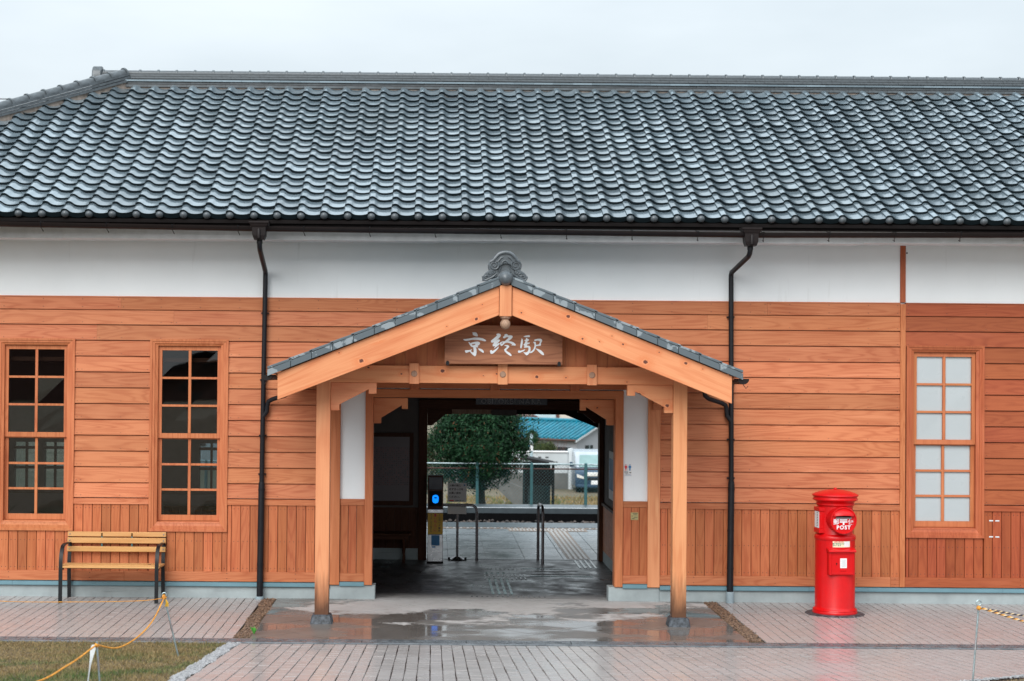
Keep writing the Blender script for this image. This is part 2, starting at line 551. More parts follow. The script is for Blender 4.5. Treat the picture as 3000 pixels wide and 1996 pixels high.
g = G('platform_slab')
gw = g.n('ShaderNodeNewGeometry')
r = g.rand()
n1 = g.noise(gw.outputs['Position'], 1.6, 5, .65)
c = g.mix(r, (.36, .39, .405), (.31, .335, .35))
c = g.mix(g.rng(n1, .3, .7, 0, .5), c, (.23, .25, .265))
g.set(color=c, rough=g.rng(n1, .3, .7, .16, .4))
plain('platform_edge', (.10, .125, .14), .35, nscale=8)
plain('platform_side', (.010, .010, .011), .9, spec=.05)
plain('tactile_tan', (.36, .25, .18), .5)
plain('tactile_bar', (.62, .57, .53), .35)
plain('tactile_dark', (.045, .045, .048), .25)
plain('tactile_teal', (.09, .17, .18), .18)

# ================================================================== builders
WP = {}


def wpos(o):
    return WP.get(o.name, Vector((0, 0, 0))) if o else Vector((0, 0, 0))


def put(name, me, mat, parent=None, loc=(0, 0, 0), rot=None, local=False):
    """link a mesh as one object; loc is a world position unless local"""
    o = bpy.data.objects.new(name, me)
    COL.objects.link(o)
    if mat is not None and len(me.materials) == 0:
        me.materials.append(MAT[mat])
    L = Vector(loc)
    if parent:
        o.parent = parent
        if not local:
            WP[o.name] = L
            L = L - wpos(parent)
        else:
            WP[o.name] = Vector((0, 0, 0))
    else:
        WP[o.name] = L.copy()
    o.location = L
    if rot:
        o.rotation_euler = rot
    return o


def empty(name, loc=(0, 0, 0), rotz=0.0):
    o = bpy.data.objects.new(name, None)
    COL.objects.link(o)
    o.location = loc
    o.rotation_euler = (0, 0, rotz)
    o.empty_display_size = .2
    WP[o.name] = Vector(loc)
    return o


def tag(o, label, cat, group=None):
    o['label'] = label
    o['category'] = cat
    if group:
        o['group'] = group
    return o


def kind(o, k):
    o['kind'] = k
    return o


def mesh(verts, faces, name='m', smooth=False):
    me = bpy.data.meshes.new(name)
    me.from_pydata([tuple(v) for v in verts], [], faces)
    me.update()
    if smooth:
        for p in me.polygons:
            p.use_smooth = True
    return me


def bm_mesh(bm, smooth=False):
    me = bpy.data.meshes.new('m')
    bmesh.ops.recalc_face_normals(bm, faces=bm.faces)
    bm.to_mesh(me)
    bm.free()
    if smooth:
        for p in me.polygons:
            p.use_smooth = True
    return me


BOXF = [(0, 3, 2, 1), (4, 5, 6, 7), (0, 1, 5, 4), (1, 2, 6, 5), (2, 3, 7, 6), (3, 0, 4, 7)]


def boxv(x0, x1, y0, y1, z0, z1):
    return [(x0, y0, z0), (x1, y0, z0), (x1, y1, z0), (x0, y1, z0), (x0, y0, z1), (x1, y0, z1), (x1, y1, z1), (x0, y1, z1)]


def bevel_me(me, w, seg=1):
    bm = bmesh.new()
    bm.from_mesh(me)
    bmesh.ops.bevel(bm, geom=list(bm.edges), offset=w, segments=seg, affect='EDGES', profile=.7)
    bm.to_mesh(me)
    bm.free()
    return me


def box(name, x0, x1, y0, y1, z0, z1, mat, parent=None, bev=0.0, local=False, seg=1):
    c = Vector(((x0 + x1) / 2, (y0 + y1) / 2, (z0 + z1) / 2))
    h = ((x1 - x0) / 2, (y1 - y0) / 2, (z1 - z0) / 2)
    me = mesh(boxv(-h[0], h[0], -h[1], h[1], -h[2], h[2]), BOXF)
    if bev:
        bevel_me(me, bev, seg)
    return put(name, me, mat, parent, c, local=local)


class MB:
    """collects shapes into one mesh"""
    def __init__(self):
        self.v, self.f = [], []

    def add(self, vs, fs):
        o = len(self.v)
        self.v += [tuple(x) for x in vs]
        self.f += [tuple(i + o for i in f) for f in fs]

    def box(self, *a):
        self.add(boxv(*a), BOXF)

    def prism(self, pts, axis, a0, a1):
        n = len(pts)
        def P(p, a):
            return {'Y': (p[0], a, p[1]), 'X': (a, p[0], p[1]), 'Z': (p[0], p[1], a)}[axis]
        vs = [P(p, a0) for p in pts] + [P(p, a1) for p in pts]
        fs = [tuple(range(n)), tuple(range(2 * n - 1, n - 1, -1))] + [(i, i + n, (i + 1) % n + n, (i + 1) % n) for i in range(n)]
        self.add(vs, fs)

    def tube(self, pts, r, n=8, closed=False, cap=True):
        pts = [Vector(p) for p in pts]
        rs = r if isinstance(r, (list, tuple)) else [r] * len(pts)
        rings = []
        m = len(pts)
        up = None
        for i, p in enumerate(pts):
            t = (pts[min(i + 1, m - 1)] - pts[max(i - 1, 0)]).normalized()
            if up is None:
                up = Vector((0, 0, 1)) if abs(t.z) < .9 else Vector((1, 0, 0))
            a = t.cross(up)
            if a.length < 1e-5:
                up = Vector((1, 0, 0)); a = t.cross(up)
            a.normalize()
            b = a.cross(t).normalized()
            up = b
            rings.append([p + (a * cos(2 * pi * k / n) + b * sin(2 * pi * k / n)) * rs[i] for k in range(n)])
        vs = [q for rg_ in rings for q in rg_]
        fs = []
        for i in range(m - 1):
            for k in range(n):
                fs.append((i * n + k, i * n + (k + 1) % n, (i + 1) * n + (k + 1) % n, (i + 1) * n + k))
        if cap:
            fs.append(tuple(range(n - 1, -1, -1)))
            fs.append(tuple((m - 1) * n + k for k in range(n)))
        self.add(vs, fs)

    def lathe(self, prof, c=(0, 0, 0), n=32, axis='Z', a0=0.0, a1=2 * pi):
        """prof: (radius, height) pairs"""
        full = abs(a1 - a0 - 2 * pi) < 1e-6
        cols = n if full else n + 1
        vs, fs = [], []
        for r_, h in prof:
            for k in range(cols):
                a = a0 + (a1 - a0) * k / n
                x, y = r_ * cos(a), r_ * sin(a)
                vs.append({'Z': (c[0] + x, c[1] + y, c[2] + h), 'Y': (c[0] + x, c[1] + h, c[2] + y), 'X': (c[0] + h, c[1] + x, c[2] + y)}[axis])
        for i in range(len(prof) - 1):
            for k in range(n):
                k2 = (k + 1) % cols
                fs.append((i * cols + k, i * cols + k2, (i + 1) * cols + k2, (i + 1) * cols + k))
        self.add(vs, fs)

    def build(self, name, mat, parent=None, loc=(0, 0, 0), smooth=False, bev=0.0, rot=None, local=False, recalc=True, centre=False):
        v = self.v
        if centre:
            lo = [min(p[i] for p in v) for i in range(3)]
            hi = [max(p[i] for p in v) for i in range(3)]
            loc = Vector([(a + b) / 2 for a, b in zip(lo, hi)])
            v = [tuple(Vector(p) - loc) for p in v]
        me = mesh(v, self.f)
        if recalc or bev:
            bm = bmesh.new(); bm.from_mesh(me)
            if bev:
                bmesh.ops.bevel(bm, geom=list(bm.edges), offset=bev, segments=1, affect='EDGES')
            bmesh.ops.recalc_face_normals(bm, faces=bm.faces)
            bm.to_mesh(me); bm.free()
        if smooth:
            for p in me.polygons:
                p.use_smooth = True
            try:
                me.set_sharp_from_angle(angle=radians(38))
            except Exception:
                pass
        return put(name, me, mat, parent, loc, rot, local)


def prism(name, pts, axis, a0, a1, mat, parent=None, bev=0.0, local=False):
    b = MB(); b.prism(pts, axis, a0, a1)
    if local:
        return b.build(name, mat, parent, (0, 0, 0), bev=bev, local=True)
    return b.build(name, mat, parent, bev=bev, centre=True)


def text_mesh(body, size, depth=.001, bold=0.0, align='CENTER', spacing=1.0, shear=0.0):
    cu = bpy.data.curves.new('t', 'FONT')
    cu.body = body
    cu.size = size
    cu.extrude = depth
    cu.offset = bold
    cu.align_x = align
    cu.align_y = 'CENTER'
    cu.space_character = spacing
    cu.shear = shear
    cu.resolution_u = 3
    o = bpy.data.objects.new('t', cu)
    COL.objects.link(o)
    dg = bpy.context.evaluated_depsgraph_get()
    me = bpy.data.meshes.new_from_object(o.evaluated_get(dg))
    bpy.data.objects.remove(o)
    bpy.data.curves.remove(cu)
    return me


def text(name, body, size, mat, parent, loc, rotz=0.0, local=False, **kw):
    me = text_mesh(body, size, **kw)
    me.materials.clear()
    return put(name, me, mat, parent, loc, (pi / 2, 0, rotz), local)


def scatter_stones(name, mat, spots, size, seed=1):
    """many small stones as one mesh; spots = list of (x, y, z)"""
    rr = random.Random(seed)
    V, F = [], []
    base = [(1, 0, 0), (-1, 0, 0), (0, 1, 0), (0, -1, 0), (0, 0, 1), (0, 0, -1)]
    fc = [(0, 2, 4), (2, 1, 4), (1, 3, 4), (3, 0, 4), (2, 0, 5), (1, 2, 5), (3, 1, 5), (0, 3, 5)]
    for (x, y, z) in spots:
        s = size * rr.uniform(.6, 1.5)
        a = rr.uniform(0, 6.28)
        o = len(V)
        for bx, by, bz in base:
            k = rr.uniform(.7, 1.25)
            px, py = bx * cos(a) - by * sin(a), bx * sin(a) + by * cos(a)
            V.append((x + px * s * k, y + py * s * k * .8, z + bz * s * .6 * k))
        F += [tuple(i + o for i in f) for f in fc]
    o = put(name, mesh(V, F), mat)
    return o

# ================================================================== the ground
def zg(y):
    """height of the forecourt ramp in front of the drain"""
    return .087 * (-3.16 - y) if y < -3.16 else 0.0


prof = [(-320, 1.55), (-60, 1.5), (-21, 1.49), (-3.18, -.045), (-3.0, -.05), (-2.9, -.05), (4.0, -.05), (9.7, -.06), (9.78, -1.05), (12.95, -1.05), (13.02, -.06), (14.6, -.05), (17, -1.0), (21, -1.85), (30, -2.1), (400, -2.15)]
V, F = [], []
for (y, z) in prof:
    for x in (-320, -60, -8, 12, 60, 320):
        V.append((x, y, z))
for i in range(len(prof) - 1):
    for j in range(5):
        F.append((i * 6 + j, i * 6 + j + 1, (i + 1) * 6 + j + 1, (i + 1) * 6 + j))
kind(put('ground', mesh(V, F), 'ground'), 'structure')


# ---- block paving: the largest 300 blocks of an area one by one, the rest joined
def paving(name, x0, x1, y0, y1, pitch_x, pitch_y, sloped=False, hole=None, xphase=None, inside=None):
    if sloped:
        zf = zg
        n = (0, .087, 1)
        ang = -atan(.087)
    else:
        zf = lambda y: 0.0
        ang = 0.0
    # bedding between the blocks
    base = mesh([(x0, y0, zf(y0) - .012), (x1, y0, zf(y0) - .012), (x1, y1, zf(y1) - .012), (x0, y1, zf(y1) - .012)], [(0, 1, 2, 3)])
    root = kind(put(name, base, 'joint_brown'), 'structure')
    cells = []
    nx = int(round((x1 - x0) / pitch_x))
    ny = int((y1 - y0) / (pitch_y * cos(ang)))
    for j in range(ny):
        for i in range(nx):
            cx = x0 + (i + .5) * pitch_x
            cy = y0 + (j + .5) * pitch_y * cos(ang)
            if hole and (cx - hole[0]) ** 2 + (cy - hole[1]) ** 2 < hole[2] ** 2:
                continue
            if inside and not inside(cx, cy):
                continue
            cells.append((cx, cy))
    def in_view(c):
        d = c[1] + 19.2
        u = 1272 + c[0] * 4800 / d
        v = 1092 + (2.66 - zf(c[1])) * 4800 / d
        return 0 < u < 3000 and v < 2000
    order = sorted(cells, key=lambda c: (not in_view(c), c[1]))
    near = set(order[:300])
    a, b = pitch_x / 2 - .0050, pitch_y / 2 - .0014
    unit = mesh([(-a, -b, 0), (a, -b, 0), (a, b, 0), (-a, b, 0), (-a - .002, -b - .001, -.012), (a + .002, -b - .001, -.012), (a + .002, b + .001, -.012), (-a - .002, b + .001, -.012)],
                [(0, 1, 2, 3), (4, 5, 1, 0), (5, 6, 2, 1), (6, 7, 3, 2), (7, 4, 0, 3)])
    unit.materials.append(MAT['paver'])
    rest = MB()
    rr = random.Random(len(name))
    R3 = Matrix.Rotation(ang, 3, 'X')
    colj = {}
    for (cx, cy) in cells:
        jx = .0016 * sin(cy * 3.1 + cx * 40) + rr.gauss(0, .0007)
        z = zf(cy) + rr.gauss(0, .0006)
        if (cx, cy) in near:
            o = bpy.data.objects.new('paver', unit)
            COL.objects.link(o)
            o.parent = root
            o.location = (cx + jx, cy, z)
            o.rotation_euler = (ang + rr.gauss(0, .001), rr.gauss(0, .0012), rr.gauss(0, .0025))
        else:
            tl = Matrix.Rotation(rr.gauss(0, .0012), 3, 'Y') @ R3
            rest.add([Vector((cx + jx, cy, z)) + tl @ p.co for p in unit.vertices], [tuple(p.vertices) for p in unit.polygons])
    if rest.v:
        o = rest.build('paver_field', 'paver', root, recalc=False)
        o['kind'] = 'stuff'
    return root


PX = .1028
paving('pavement', -1.972 - 52 * PX, -1.972, -2.90, .0, PX, .1035)
paving('pavement', 3.322, 3.322 + 60 * PX, -2.90, .06, PX, .1035)


def not_lawn(x, y):
    return not (x > 4.08 and y < -6.42 + (x - 4.08) * .78)


paving('ramp_pavement', -1.862, -1.862 + 88 * PX, -8.3, -3.168, PX, .1035, sloped=True, inside=not_lawn)
# plain paving goes on towards the camera
put_y = [(-8.41), (-21.0)]
kind(put('forecourt', mesh([(-1.9, -21, zg(-21) - .004), (9, -21, zg(-21) - .004), (9, -8.41, zg(-8.41) - .004), (-1.9, -8.41, zg(-8.41) - .004)], [(0, 1, 2, 3)]), 'paver'), 'structure')

# ---- drain channel with one-metre covers
dr = kind(box('drain_channel', -9, 11, -3.16, -2.905, -.2, -.012, 'joint_dark'), 'structure')
b = MB()
cu = [(-.512, -.1965), (.512, -.1965), (.512, .20), (-.512, .20)]
b.box(-.512, .512, -.100, .108, -.02, .0)
for k in range(9):   # lifting slots and chequer ridges
    x = -.45 + k * .1125
    b.box(x - .036, x + .036, -.070, -.028, -.004, .0046)
    b.box(x - .036 + .05, x + .036 + .05 if k < 8 else x + .02, .022, .066, -.004, .0046)
cov = mesh(b.v, b.f)
cov.materials.append(MAT['drain_cover'])
for k in range(19):
    o = bpy.data.objects.new('drain_cover', cov)
    COL.objects.link(o); o.parent = dr
    o.location = Vector((-8.43 + k * 1.032, -3.016, .0)) - dr.location
    o.rotation_euler = (0, random.gauss(0, .002), random.gauss(0, .001))
box('drain_edge', -9, 11, -3.163, -3.122, -.06, .007, 'drain_cover', dr, bev=.008)
box('drain_edge', -9, 11, -2.906, -2.898, -.06, .001, 'drain_cover', dr)

# ---- apron and hall floor of scored concrete
ap = kind(box('apron', -1.82, 3.17, -2.9, .06, -.10, -.008, 'joint_dark'), 'structure')


def slabs(parent, x0, x1, y0, y1, mat, half=.41, px=-.99, py=-2.93, gap=.0035):
    bm = bmesh.new()
    vs = [bm.verts.new(p) for p in ((x0, y0, 0), (x1, y0, 0), (x1, y1, 0), (x0, y1, 0))]
    bm.faces.new(vs)
    step = half * 2
    for s in (1, -1):
        c0 = px + s * py
        for k in range(-30, 31):
            c = c0 + k * step
            co = Vector((c, 0, 0))
            no = Vector((1, s, 0)).normalized()
            bmesh.ops.bisect_plane(bm, geom=list(bm.verts) + list(bm.edges) + list(bm.faces), plane_co=co, plane_no=no)
    out_ = []
    for f in bm.faces:
        c = f.calc_center_median()
        if f.calc_area() < .004:
            continue
        vs = []
        for v_ in f.verts:
            d = v_.co - c
            vs.append(v_.co - d.normalized() * gap * 1.3)
        n_ = len(vs)
        me = mesh([tuple(q - c) for q in vs] + [tuple(q - c - Vector((0, 0, .02))) for q in vs],
                  [tuple(range(n_))] + [(i, i + n_, (i + 1) % n_ + n_, (i + 1) % n_)[::-1] for i in range(n_)])
        bmm = bmesh.new(); bmm.from_mesh(me); bmesh.ops.recalc_face_normals(bmm, faces=bmm.faces); bmm.to_mesh(me); bmm.free()
        put('slab', me, mat, parent, c + Vector((0, 0, random.uniform(-.0008, .0008))))
    bm.free()


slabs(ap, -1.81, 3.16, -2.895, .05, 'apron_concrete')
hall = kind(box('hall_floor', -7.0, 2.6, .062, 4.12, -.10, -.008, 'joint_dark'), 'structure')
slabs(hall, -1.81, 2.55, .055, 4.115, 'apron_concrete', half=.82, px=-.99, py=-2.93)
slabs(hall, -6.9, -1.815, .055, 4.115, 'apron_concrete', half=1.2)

# ---- gravel strips
rr = random.Random(3)
for (xa, xb) in ((-1.965, -1.812), (3.165, 3.318)):
    sp_ = []
    for k in range(2300):
        y = rr.uniform(-2.80, -.02)
        sp_.append((rr.uniform(xa, xb) + .02 * sin(y * 5), y, rr.uniform(-.018, .002)))
    o = scatter_stones('gravel', 'pebble_brown', sp_, .010, 5)
    kind(o, 'stuff')
    o['label'] = 'brown gravel strip beside the %s edge of the concrete apron' % ('left' if xa < 0 else 'right')
    kind(box('gravel_bed', xa, xb, -2.86, .0, -.05, -.014, 'soil'), 'structure')
sp_ = []
for k in range(3600):
    y = rr.uniform(-8.3, -3.19)
    sp_.append((rr.uniform(-1.985, -1.868) + .012 * sin(y * 7), y, zg(y) + rr.uniform(-.008, .006)))
o = scatter_stones('gravel', 'pebble_grey', sp_, .013, 6)
kind(o, 'stuff'); o['label'] = 'pale grey gravel edging between the left lawn and the paving'


# ---- lawns
def lawn(name, poly_fn, x0, x1, y0, y1, n, label, seed):
    r_ = random.Random(seed)
    V, F = [], []
    k = 0
    while k < n:
        x, y = r_.uniform(x0, x1), y1 - (y1 - y0) * r_.random()
        if not poly_fn(x, y):
            k += 1
            continue
        k += 1
        h = r_.uniform(.008, .030) * (.6 + .6 * sin(x * 2.1 + 1) * sin(y * 1.7) ** 2 + .3)
        a = r_.uniform(0, 6.28)
        w = r_.uniform(.0018, .0036)
        lx, ly = r_.gauss(0, .016), r_.gauss(0, .016)
        z = zg(y) - .004
        i = len(V)
        V += [(x - w * cos(a), y - w * sin(a), z), (x + w * cos(a), y + w * sin(a), z), (x + lx, y + ly, z + h)]
        F.append((i, i + 1, i + 2))
    o = kind(put(name, mesh(V, F), 'turf'), 'stuff')
    o['label'] = label
    return o


lawn('grass', lambda x, y: x < -1.99 + .02 * sin(y * 9), -6.6, -1.95, -8.2, -3.19, 98000, 'patchy brown and green lawn left of the paved ramp', 1)
kind(put('lawn_soil', mesh([(-9, -21, zg(-21) - .012), (-1.86, -21, zg(-21) - .012), (-1.86, -3.165, -.012), (-9, -3.165, -.012)], [(0, 1, 2, 3)]), 'soil'), 'structure')
lawn('grass', lambda x, y: x > 4.16 and y < -6.5 + (x - 4.16) * .78, 4.1, 7.2, -8.4, -4.6, 26000, 'corner of green lawn at the right edge of the ramp', 2)
kind(put('lawn_soil', mesh([(4.1, -8.4, zg(-8.4) - .010), (7.3, -8.4, zg(-8.4) - .010), (7.3, -4.05, zg(-4.05) - .010), (4.1, -6.55, zg(-6.55) - .010)], [(0, 1, 2, 3)]), 'soil'), 'structure')
sp_ = []
for k in range(700):
    x = rr.uniform(4.05, 7.0)
    y = -6.43 + (x - 4.08) * .78 + rr.uniform(-.05, .01)
    sp_.append((x, y, zg(y) + rr.uniform(-.004, .006)))
o = scatter_stones('gravel', 'pebble_grey', sp_, .013, 7)
kind(o, 'stuff'); o['label'] = 'pale grey gravel edging of the right lawn corner'

# ================================================================== the station building
ST = tag(empty('station_building', (0, 0, 0)), 'wooden railway station with grey tiled roof, orange board walls and gabled porch', 'station')

# ---- solid core of the front wall (behind boards and plaster)
core = MB()
ZT = 4.6
XW0, XW1 = -9.0, 11.5
WIN = [(-6.921, -6.001, 0), (-5.121, -4.201, 0), (-3.322, -2.404, 0), (5.529, 6.441, 1), (7.33, 8.242, 1)]   # casing x0, x1, red part
ZW0, ZW1 = .770, 3.016
DX0, DX1 = -.796, 2.222       # doorway surround


def core_span(x0, x1):
    wins = sorted([w for w in WIN if w[0] >= x0 - .01 and w[1] <= x1 + .01])
    x = x0
    for w in wins:
        a, b_ = w[0] + .06, w[1] - .06
        core.box(x, a, .012, .14, .0, ZT)
        core.box(a, b_, .012, .14, .0, ZW0 + .06)
        core.box(a, b_, .012, .14, ZW1 - .06, ZT)
        x = b_
    core.box(x, x1, .012, .14, .0, ZT)


core_span(XW0, -.76)
core_span(2.186, XW1)
core.box(-.76, 2.186, .012, .14, 2.40, ZT)
wall = core.build('wall', 'plaster', ST, recalc=False)

# ---- upper plaster bands, proud of the core
box('plaster_panel', XW0, 5.455, -.006, .012, 3.516, 4.24, 'plaster', wall)
box('plaster_panel', 5.519, XW1, -.006, .012, 3.516, 4.24, 'plaster', wall)
box('vent_hole', 5.528, 5.542, -.009, -.002, 4.09, 4.108, 'rubber', wall)

# ---- boards
nails = MB()


def nail(x, z, y=-.021):
    r_ = .0042
    nails.add([(x - r_, y, z - r_), (x + r_, y, z - r_), (x + r_, y, z + r_), (x - r_, y, z + r_)], [(0, 1, 2, 3)])


def clapboard(x0, x1, z0, z1, mat, two=False):
    pts = [(.012, z0 + .006), (-.026, z0 + .006), (-.0255, z0 + .010), (-.013, z1 - .002), (.002, z1 - .001), (.002, z1 + .010), (.012, z1 + .010)]
    if two:
        pts = [(.012, z0), (-.024, z0), (-.024, z1), (.012, z1)]
    b_ = MB(); b_.prism(pts, 'X', x0 + .0008, x1 - .0008)
    o = b_.build('siding_board', mat, wall, centre=True)
    x = math.ceil(x0 / .46) * .46 + .02
    xs = [x0 + .03, x1 - .03]
    while x < x1 - .05:
        if x > x0 + .06:
            xs.append(x)
        x += .46
    for x in xs:
        nail(x, z0 + .030, -.0242 if not two else -.0252)
        if two:
            nail(x, z1 - .02, -.0252)
    return o


ROWS = [(3.361, 3.502), (3.180, 3.352), (2.998, 3.174)]
zl = [2.998, 2.8125, 2.6275, 2.443, 2.258, 2.0725, 1.888, 1.7035, 1.519, 1.335, 1.158]
for a, b_ in zip(zl[1:], zl[:-1]):
    ROWS.append((a, b_ - .006))


def spans(x0, x1, z0, z1):
    """board runs between windows at this height"""
    cut = [(w[0], w[1]) for w in WIN if not (z1 <= ZW0 or z0 >= ZW1 - .03)]
    if z0 < 2.62:
        cut.append((-1.198, 2.654))
    res, x = [], x0
    for a, b_ in sorted(cut):
        if b_ <= x0 or a >= x1:
            continue
        if a > x + .01:
            res.append((x, a))
        x = max(x, b_)
    if x < x1 - .01:
        res.append((x, x1))
    return res


rb = random.Random(21)
for (xa, xb, mat) in ((XW0, 5.455, 'siding'), (5.519, XW1, 'siding_red')):
    for ri, (z0, z1) in enumerate(ROWS):
        for (a, b_) in spans(xa, xb, z0, z1):
            x = a
            joints = {0: [-3.67, .25, 3.9], 1: [-3.0 - .05, .9, 3.2], 2: [-3.95, -.2, 2.4]}.get(ri, [])
            stops = [j for j in joints if a + .3 < j < b_ - .3]
            if ri > 2 and b_ - a > 4.2:
                stops = [a + rb.uniform(1.6, 2.6)]
            for s in stops + [b_]:
                clapboard(x, s, z0, z1, mat, two=(ri == 0))
                x = s
    # cap strip and dado rail
    for (a, b_) in spans(xa, xb, 3.5, 3.52):
        prism('cap_strip', [(.012, 3.5035), (-.030, 3.5035), (-.030, 3.514), (.012, 3.519)], 'X', a, b_, mat, wall)
    for (a, b_) in spans(xa, xb, 1.09, 1.15):
        prism('dado_rail', [(.012, 1.085), (-.030, 1.085), (-.030, 1.148), (.012, 1.157)], 'X', a, b_, mat, wall)
    for (a, b_) in spans(xa, xb, .2, .3):
        x = a
        while x < b_ - .01:
            s = min(b_, x + 2.7)
            o = box('skirting_board', x + .0008, s - .0008, -.026, .012, .192, .306, mat, wall, bev=.002)
            for xx in (x + .4, (x + s) / 2, s - .4):
                if x < xx < s:
                    nail(xx, .285, -.0272); nail(xx, .225, -.0272)
            x = s
    # vertical boards of the dado
    vm_ = 'siding_vertical' if mat == 'siding' else 'siding_red_vertical'
    for seg in spans(xa, xb, .4, .5):  # below every window
        x = seg[0]
        i0 = math.floor((x - .03) / .1085)
        while x < seg[1] - .004:
            nx_ = min(seg[1], (i0 + 1) * .1085 + .03)
            if nx_ - x > .006:
                # height is cut under a window
                mid = (x + nx_) / 2
                pieces = [(x, nx_, 1.084)]
                for w in WIN:
                    if x < w[1] and nx_ > w[0]:
                        pieces = []
                        if x < w[0] - .006:
                            pieces.append((x, w[0], 1.084))
                        pieces.append((max(x, w[0]), min(nx_, w[1]), ZW0 - .001))
                        if nx_ > w[1] + .006:
                            pieces.append((w[1], nx_, 1.084))
                for (pa, pb, zt) in pieces:
                    g_ = .0062
                    b2 = MB()
                    b2.prism([(pa + .0005, .012), (pa + .0005, .004), (pa + g_, .004), (pa + g_ + .002, -.0145), (pb - .001, -.0145), (pb - .0005, .012)], 'Z', .307, zt)
                    b2.build('dado_board', vm_, wall, centre=True)
                    if pb - pa > .06:
                        for zz in (.345, .66, 1.04):
                            if zz < zt - .04:
                                nail(pa + .034, zz, -.0152); nail(pb - .026, zz, -.0152)
            x = nx_
            i0 += 1
o = nails.build('nail_heads', 'nail', wall, recalc=False)
o['kind'] = 'stuff'

# ---- flashing, concrete base, corner post
for (a, b_) in ((XW0, -4.9), (-4.9, -1.75), (-1.75, -1.2), (2.656, 4.4), (4.4, 6.66), (6.66, XW1)):
    prism('flashing', [(.012, .134), (-.036, .134), (-.040, .140), (-.040, .180), (.012, .190)], 'X', a + .001, b_ - .001, 'flashing', ST)
box('plinth', XW0, -1.2, -.004, .012, -.05, .136, 'concrete_base', ST, bev=.004)
box('plinth', 2.656, XW1, -.004, .012, -.05, .136, 'concrete_base', ST, bev=.004)
box('corner_post', 5.456, 5.518, -.034, .012, .192, 3.50, 'casing_wood', ST, bev=.003)
box('upper_post', 5.456, 5.518, -.022, .012, 3.521, 4.24, 'casing_red', ST, bev=.002)

# ---- windows: casing, two sashes of six panes
def window(x0, x1, red, frosted):
    gm = 'glass_clear' if frosted else 'glass'
    cm = 'casing_red' if red else 'casing_wood'
    z0, z1 = ZW0, ZW1
    cw = .092
    b_ = MB()
    def mould(pa, pb, pc, pd):
        # one mitred side: outer edge pa-pb, inner edge pd-pc; stepped section
        def lerp(p, q, t):
            return (p[0] + (q[0] - p[0]) * t, p[1] + (q[1] - p[1]) * t)
        steps = [(0, -.038), (.30, -.038), (.33, -.030), (.62, -.030), (.66, -.022), (1, -.012), (1, .07)]
        vs = []
        for t, y in [(0, .012)] + steps:
            p, q = lerp(pa, pd, t), lerp(pb, pc, t)
            vs += [(p[0], y, p[1]), (q[0], y, q[1])]
        fs = [(2 * i, 2 * i + 1, 2 * i + 3, 2 * i + 2) for i in range(len(steps))]
        b_.add(vs, fs)
    O = [(x0, z0), (x1, z0), (x1, z1), (x0, z1)]
    I = [(x0 + cw, z0 + cw + .008), (x1 - cw, z0 + cw + .008), (x1 - cw, z1 - cw + .016), (x0 + cw, z1 - cw + .016)]
    for k in range(4):
        mould(O[k], O[(k + 1) % 4], I[(k + 1) % 4], I[k])
    w = b_.build('window', cm, ST, centre=True)
    xa, xb = I[0][0], I[1][0]
    za, zb = I[0][1], I[2][1]
    prism('sill', [(-.016, za - .002), (-.012, za + .010), (.09, za + .022), (.09, za - .002)], 'X', xa + .001, xb - .001, cm, w)
    zm = za + (zb - za) * .484
    for (s0, s1, y) in ((zm - .012, zb, .018), (za + .022, zm + .026, .052)):
        sw, rw = (.042, .052)
        top_r = rw if y < .03 else .052
        bot_r = .056 if y < .03 else .066
        b_ = MB()
        b_.box(xa + .001, xa + sw, y, y + .034, s0, s1)
        b_.box(xb - sw, xb - .001, y, y + .034, s0, s1)
        b_.box(xa + sw, xb - sw, y + .0012, y + .0335, s1 - top_r, s1 - .0005)
        b_.box(xa + sw, xb - sw, y + .0012, y + .0335, s0 + .0005, s0 + bot_r)
        b_.build('sash', 'frame_wood' if red else cm, w, centre=True)
        gx0, gx1, gz0, gz1 = xa + sw, xb - sw, s0 + bot_r, s1 - top_r
        mx = (gx0 + gx1) / 2
        box('muntin', mx - .0165, mx + .0165, y + .003, y + .031, gz0, gz1, 'frame_wood' if red else cm, w, bev=.003)
        if frosted:
            box('paper_screen', xa + .002, xb - .002, y + .0345, y + .040, s0 + .001, s1 - .001, 'frosted', w)
        h = (gz1 - gz0) / 3
        for k in (1, 2):
            for (ma, mb_) in ((gx0, mx - .0165), (mx + .0165, gx1)):
                box('muntin', ma, mb_, y + .0045, y + .0295, gz0 + k * h - .0125, gz0 + k * h + .0125, 'frame_wood_x' if red else cm, w)
        for k in range(3):
            for (ma, mb_) in ((gx0, mx - .0165), (mx + .0165, gx1)):
                pz0, pz1 = gz0 + k * h + (.0125 if k else 0), gz0 + (k + 1) * h - (.0125 if k < 2 else 0)
                t = random.gauss(0, .0012)
                me = mesh([(ma, y + .017 + t, pz0), (mb_, y + .017, pz0), (mb_, y + .017 + t * .4, pz1), (ma, y + .017 - t, pz1)], [(0, 1, 2, 3)])
                put('pane', me, gm, w)
    return w


for (a, b_, red) in WIN:
    window(a, b_, red, bool(red))

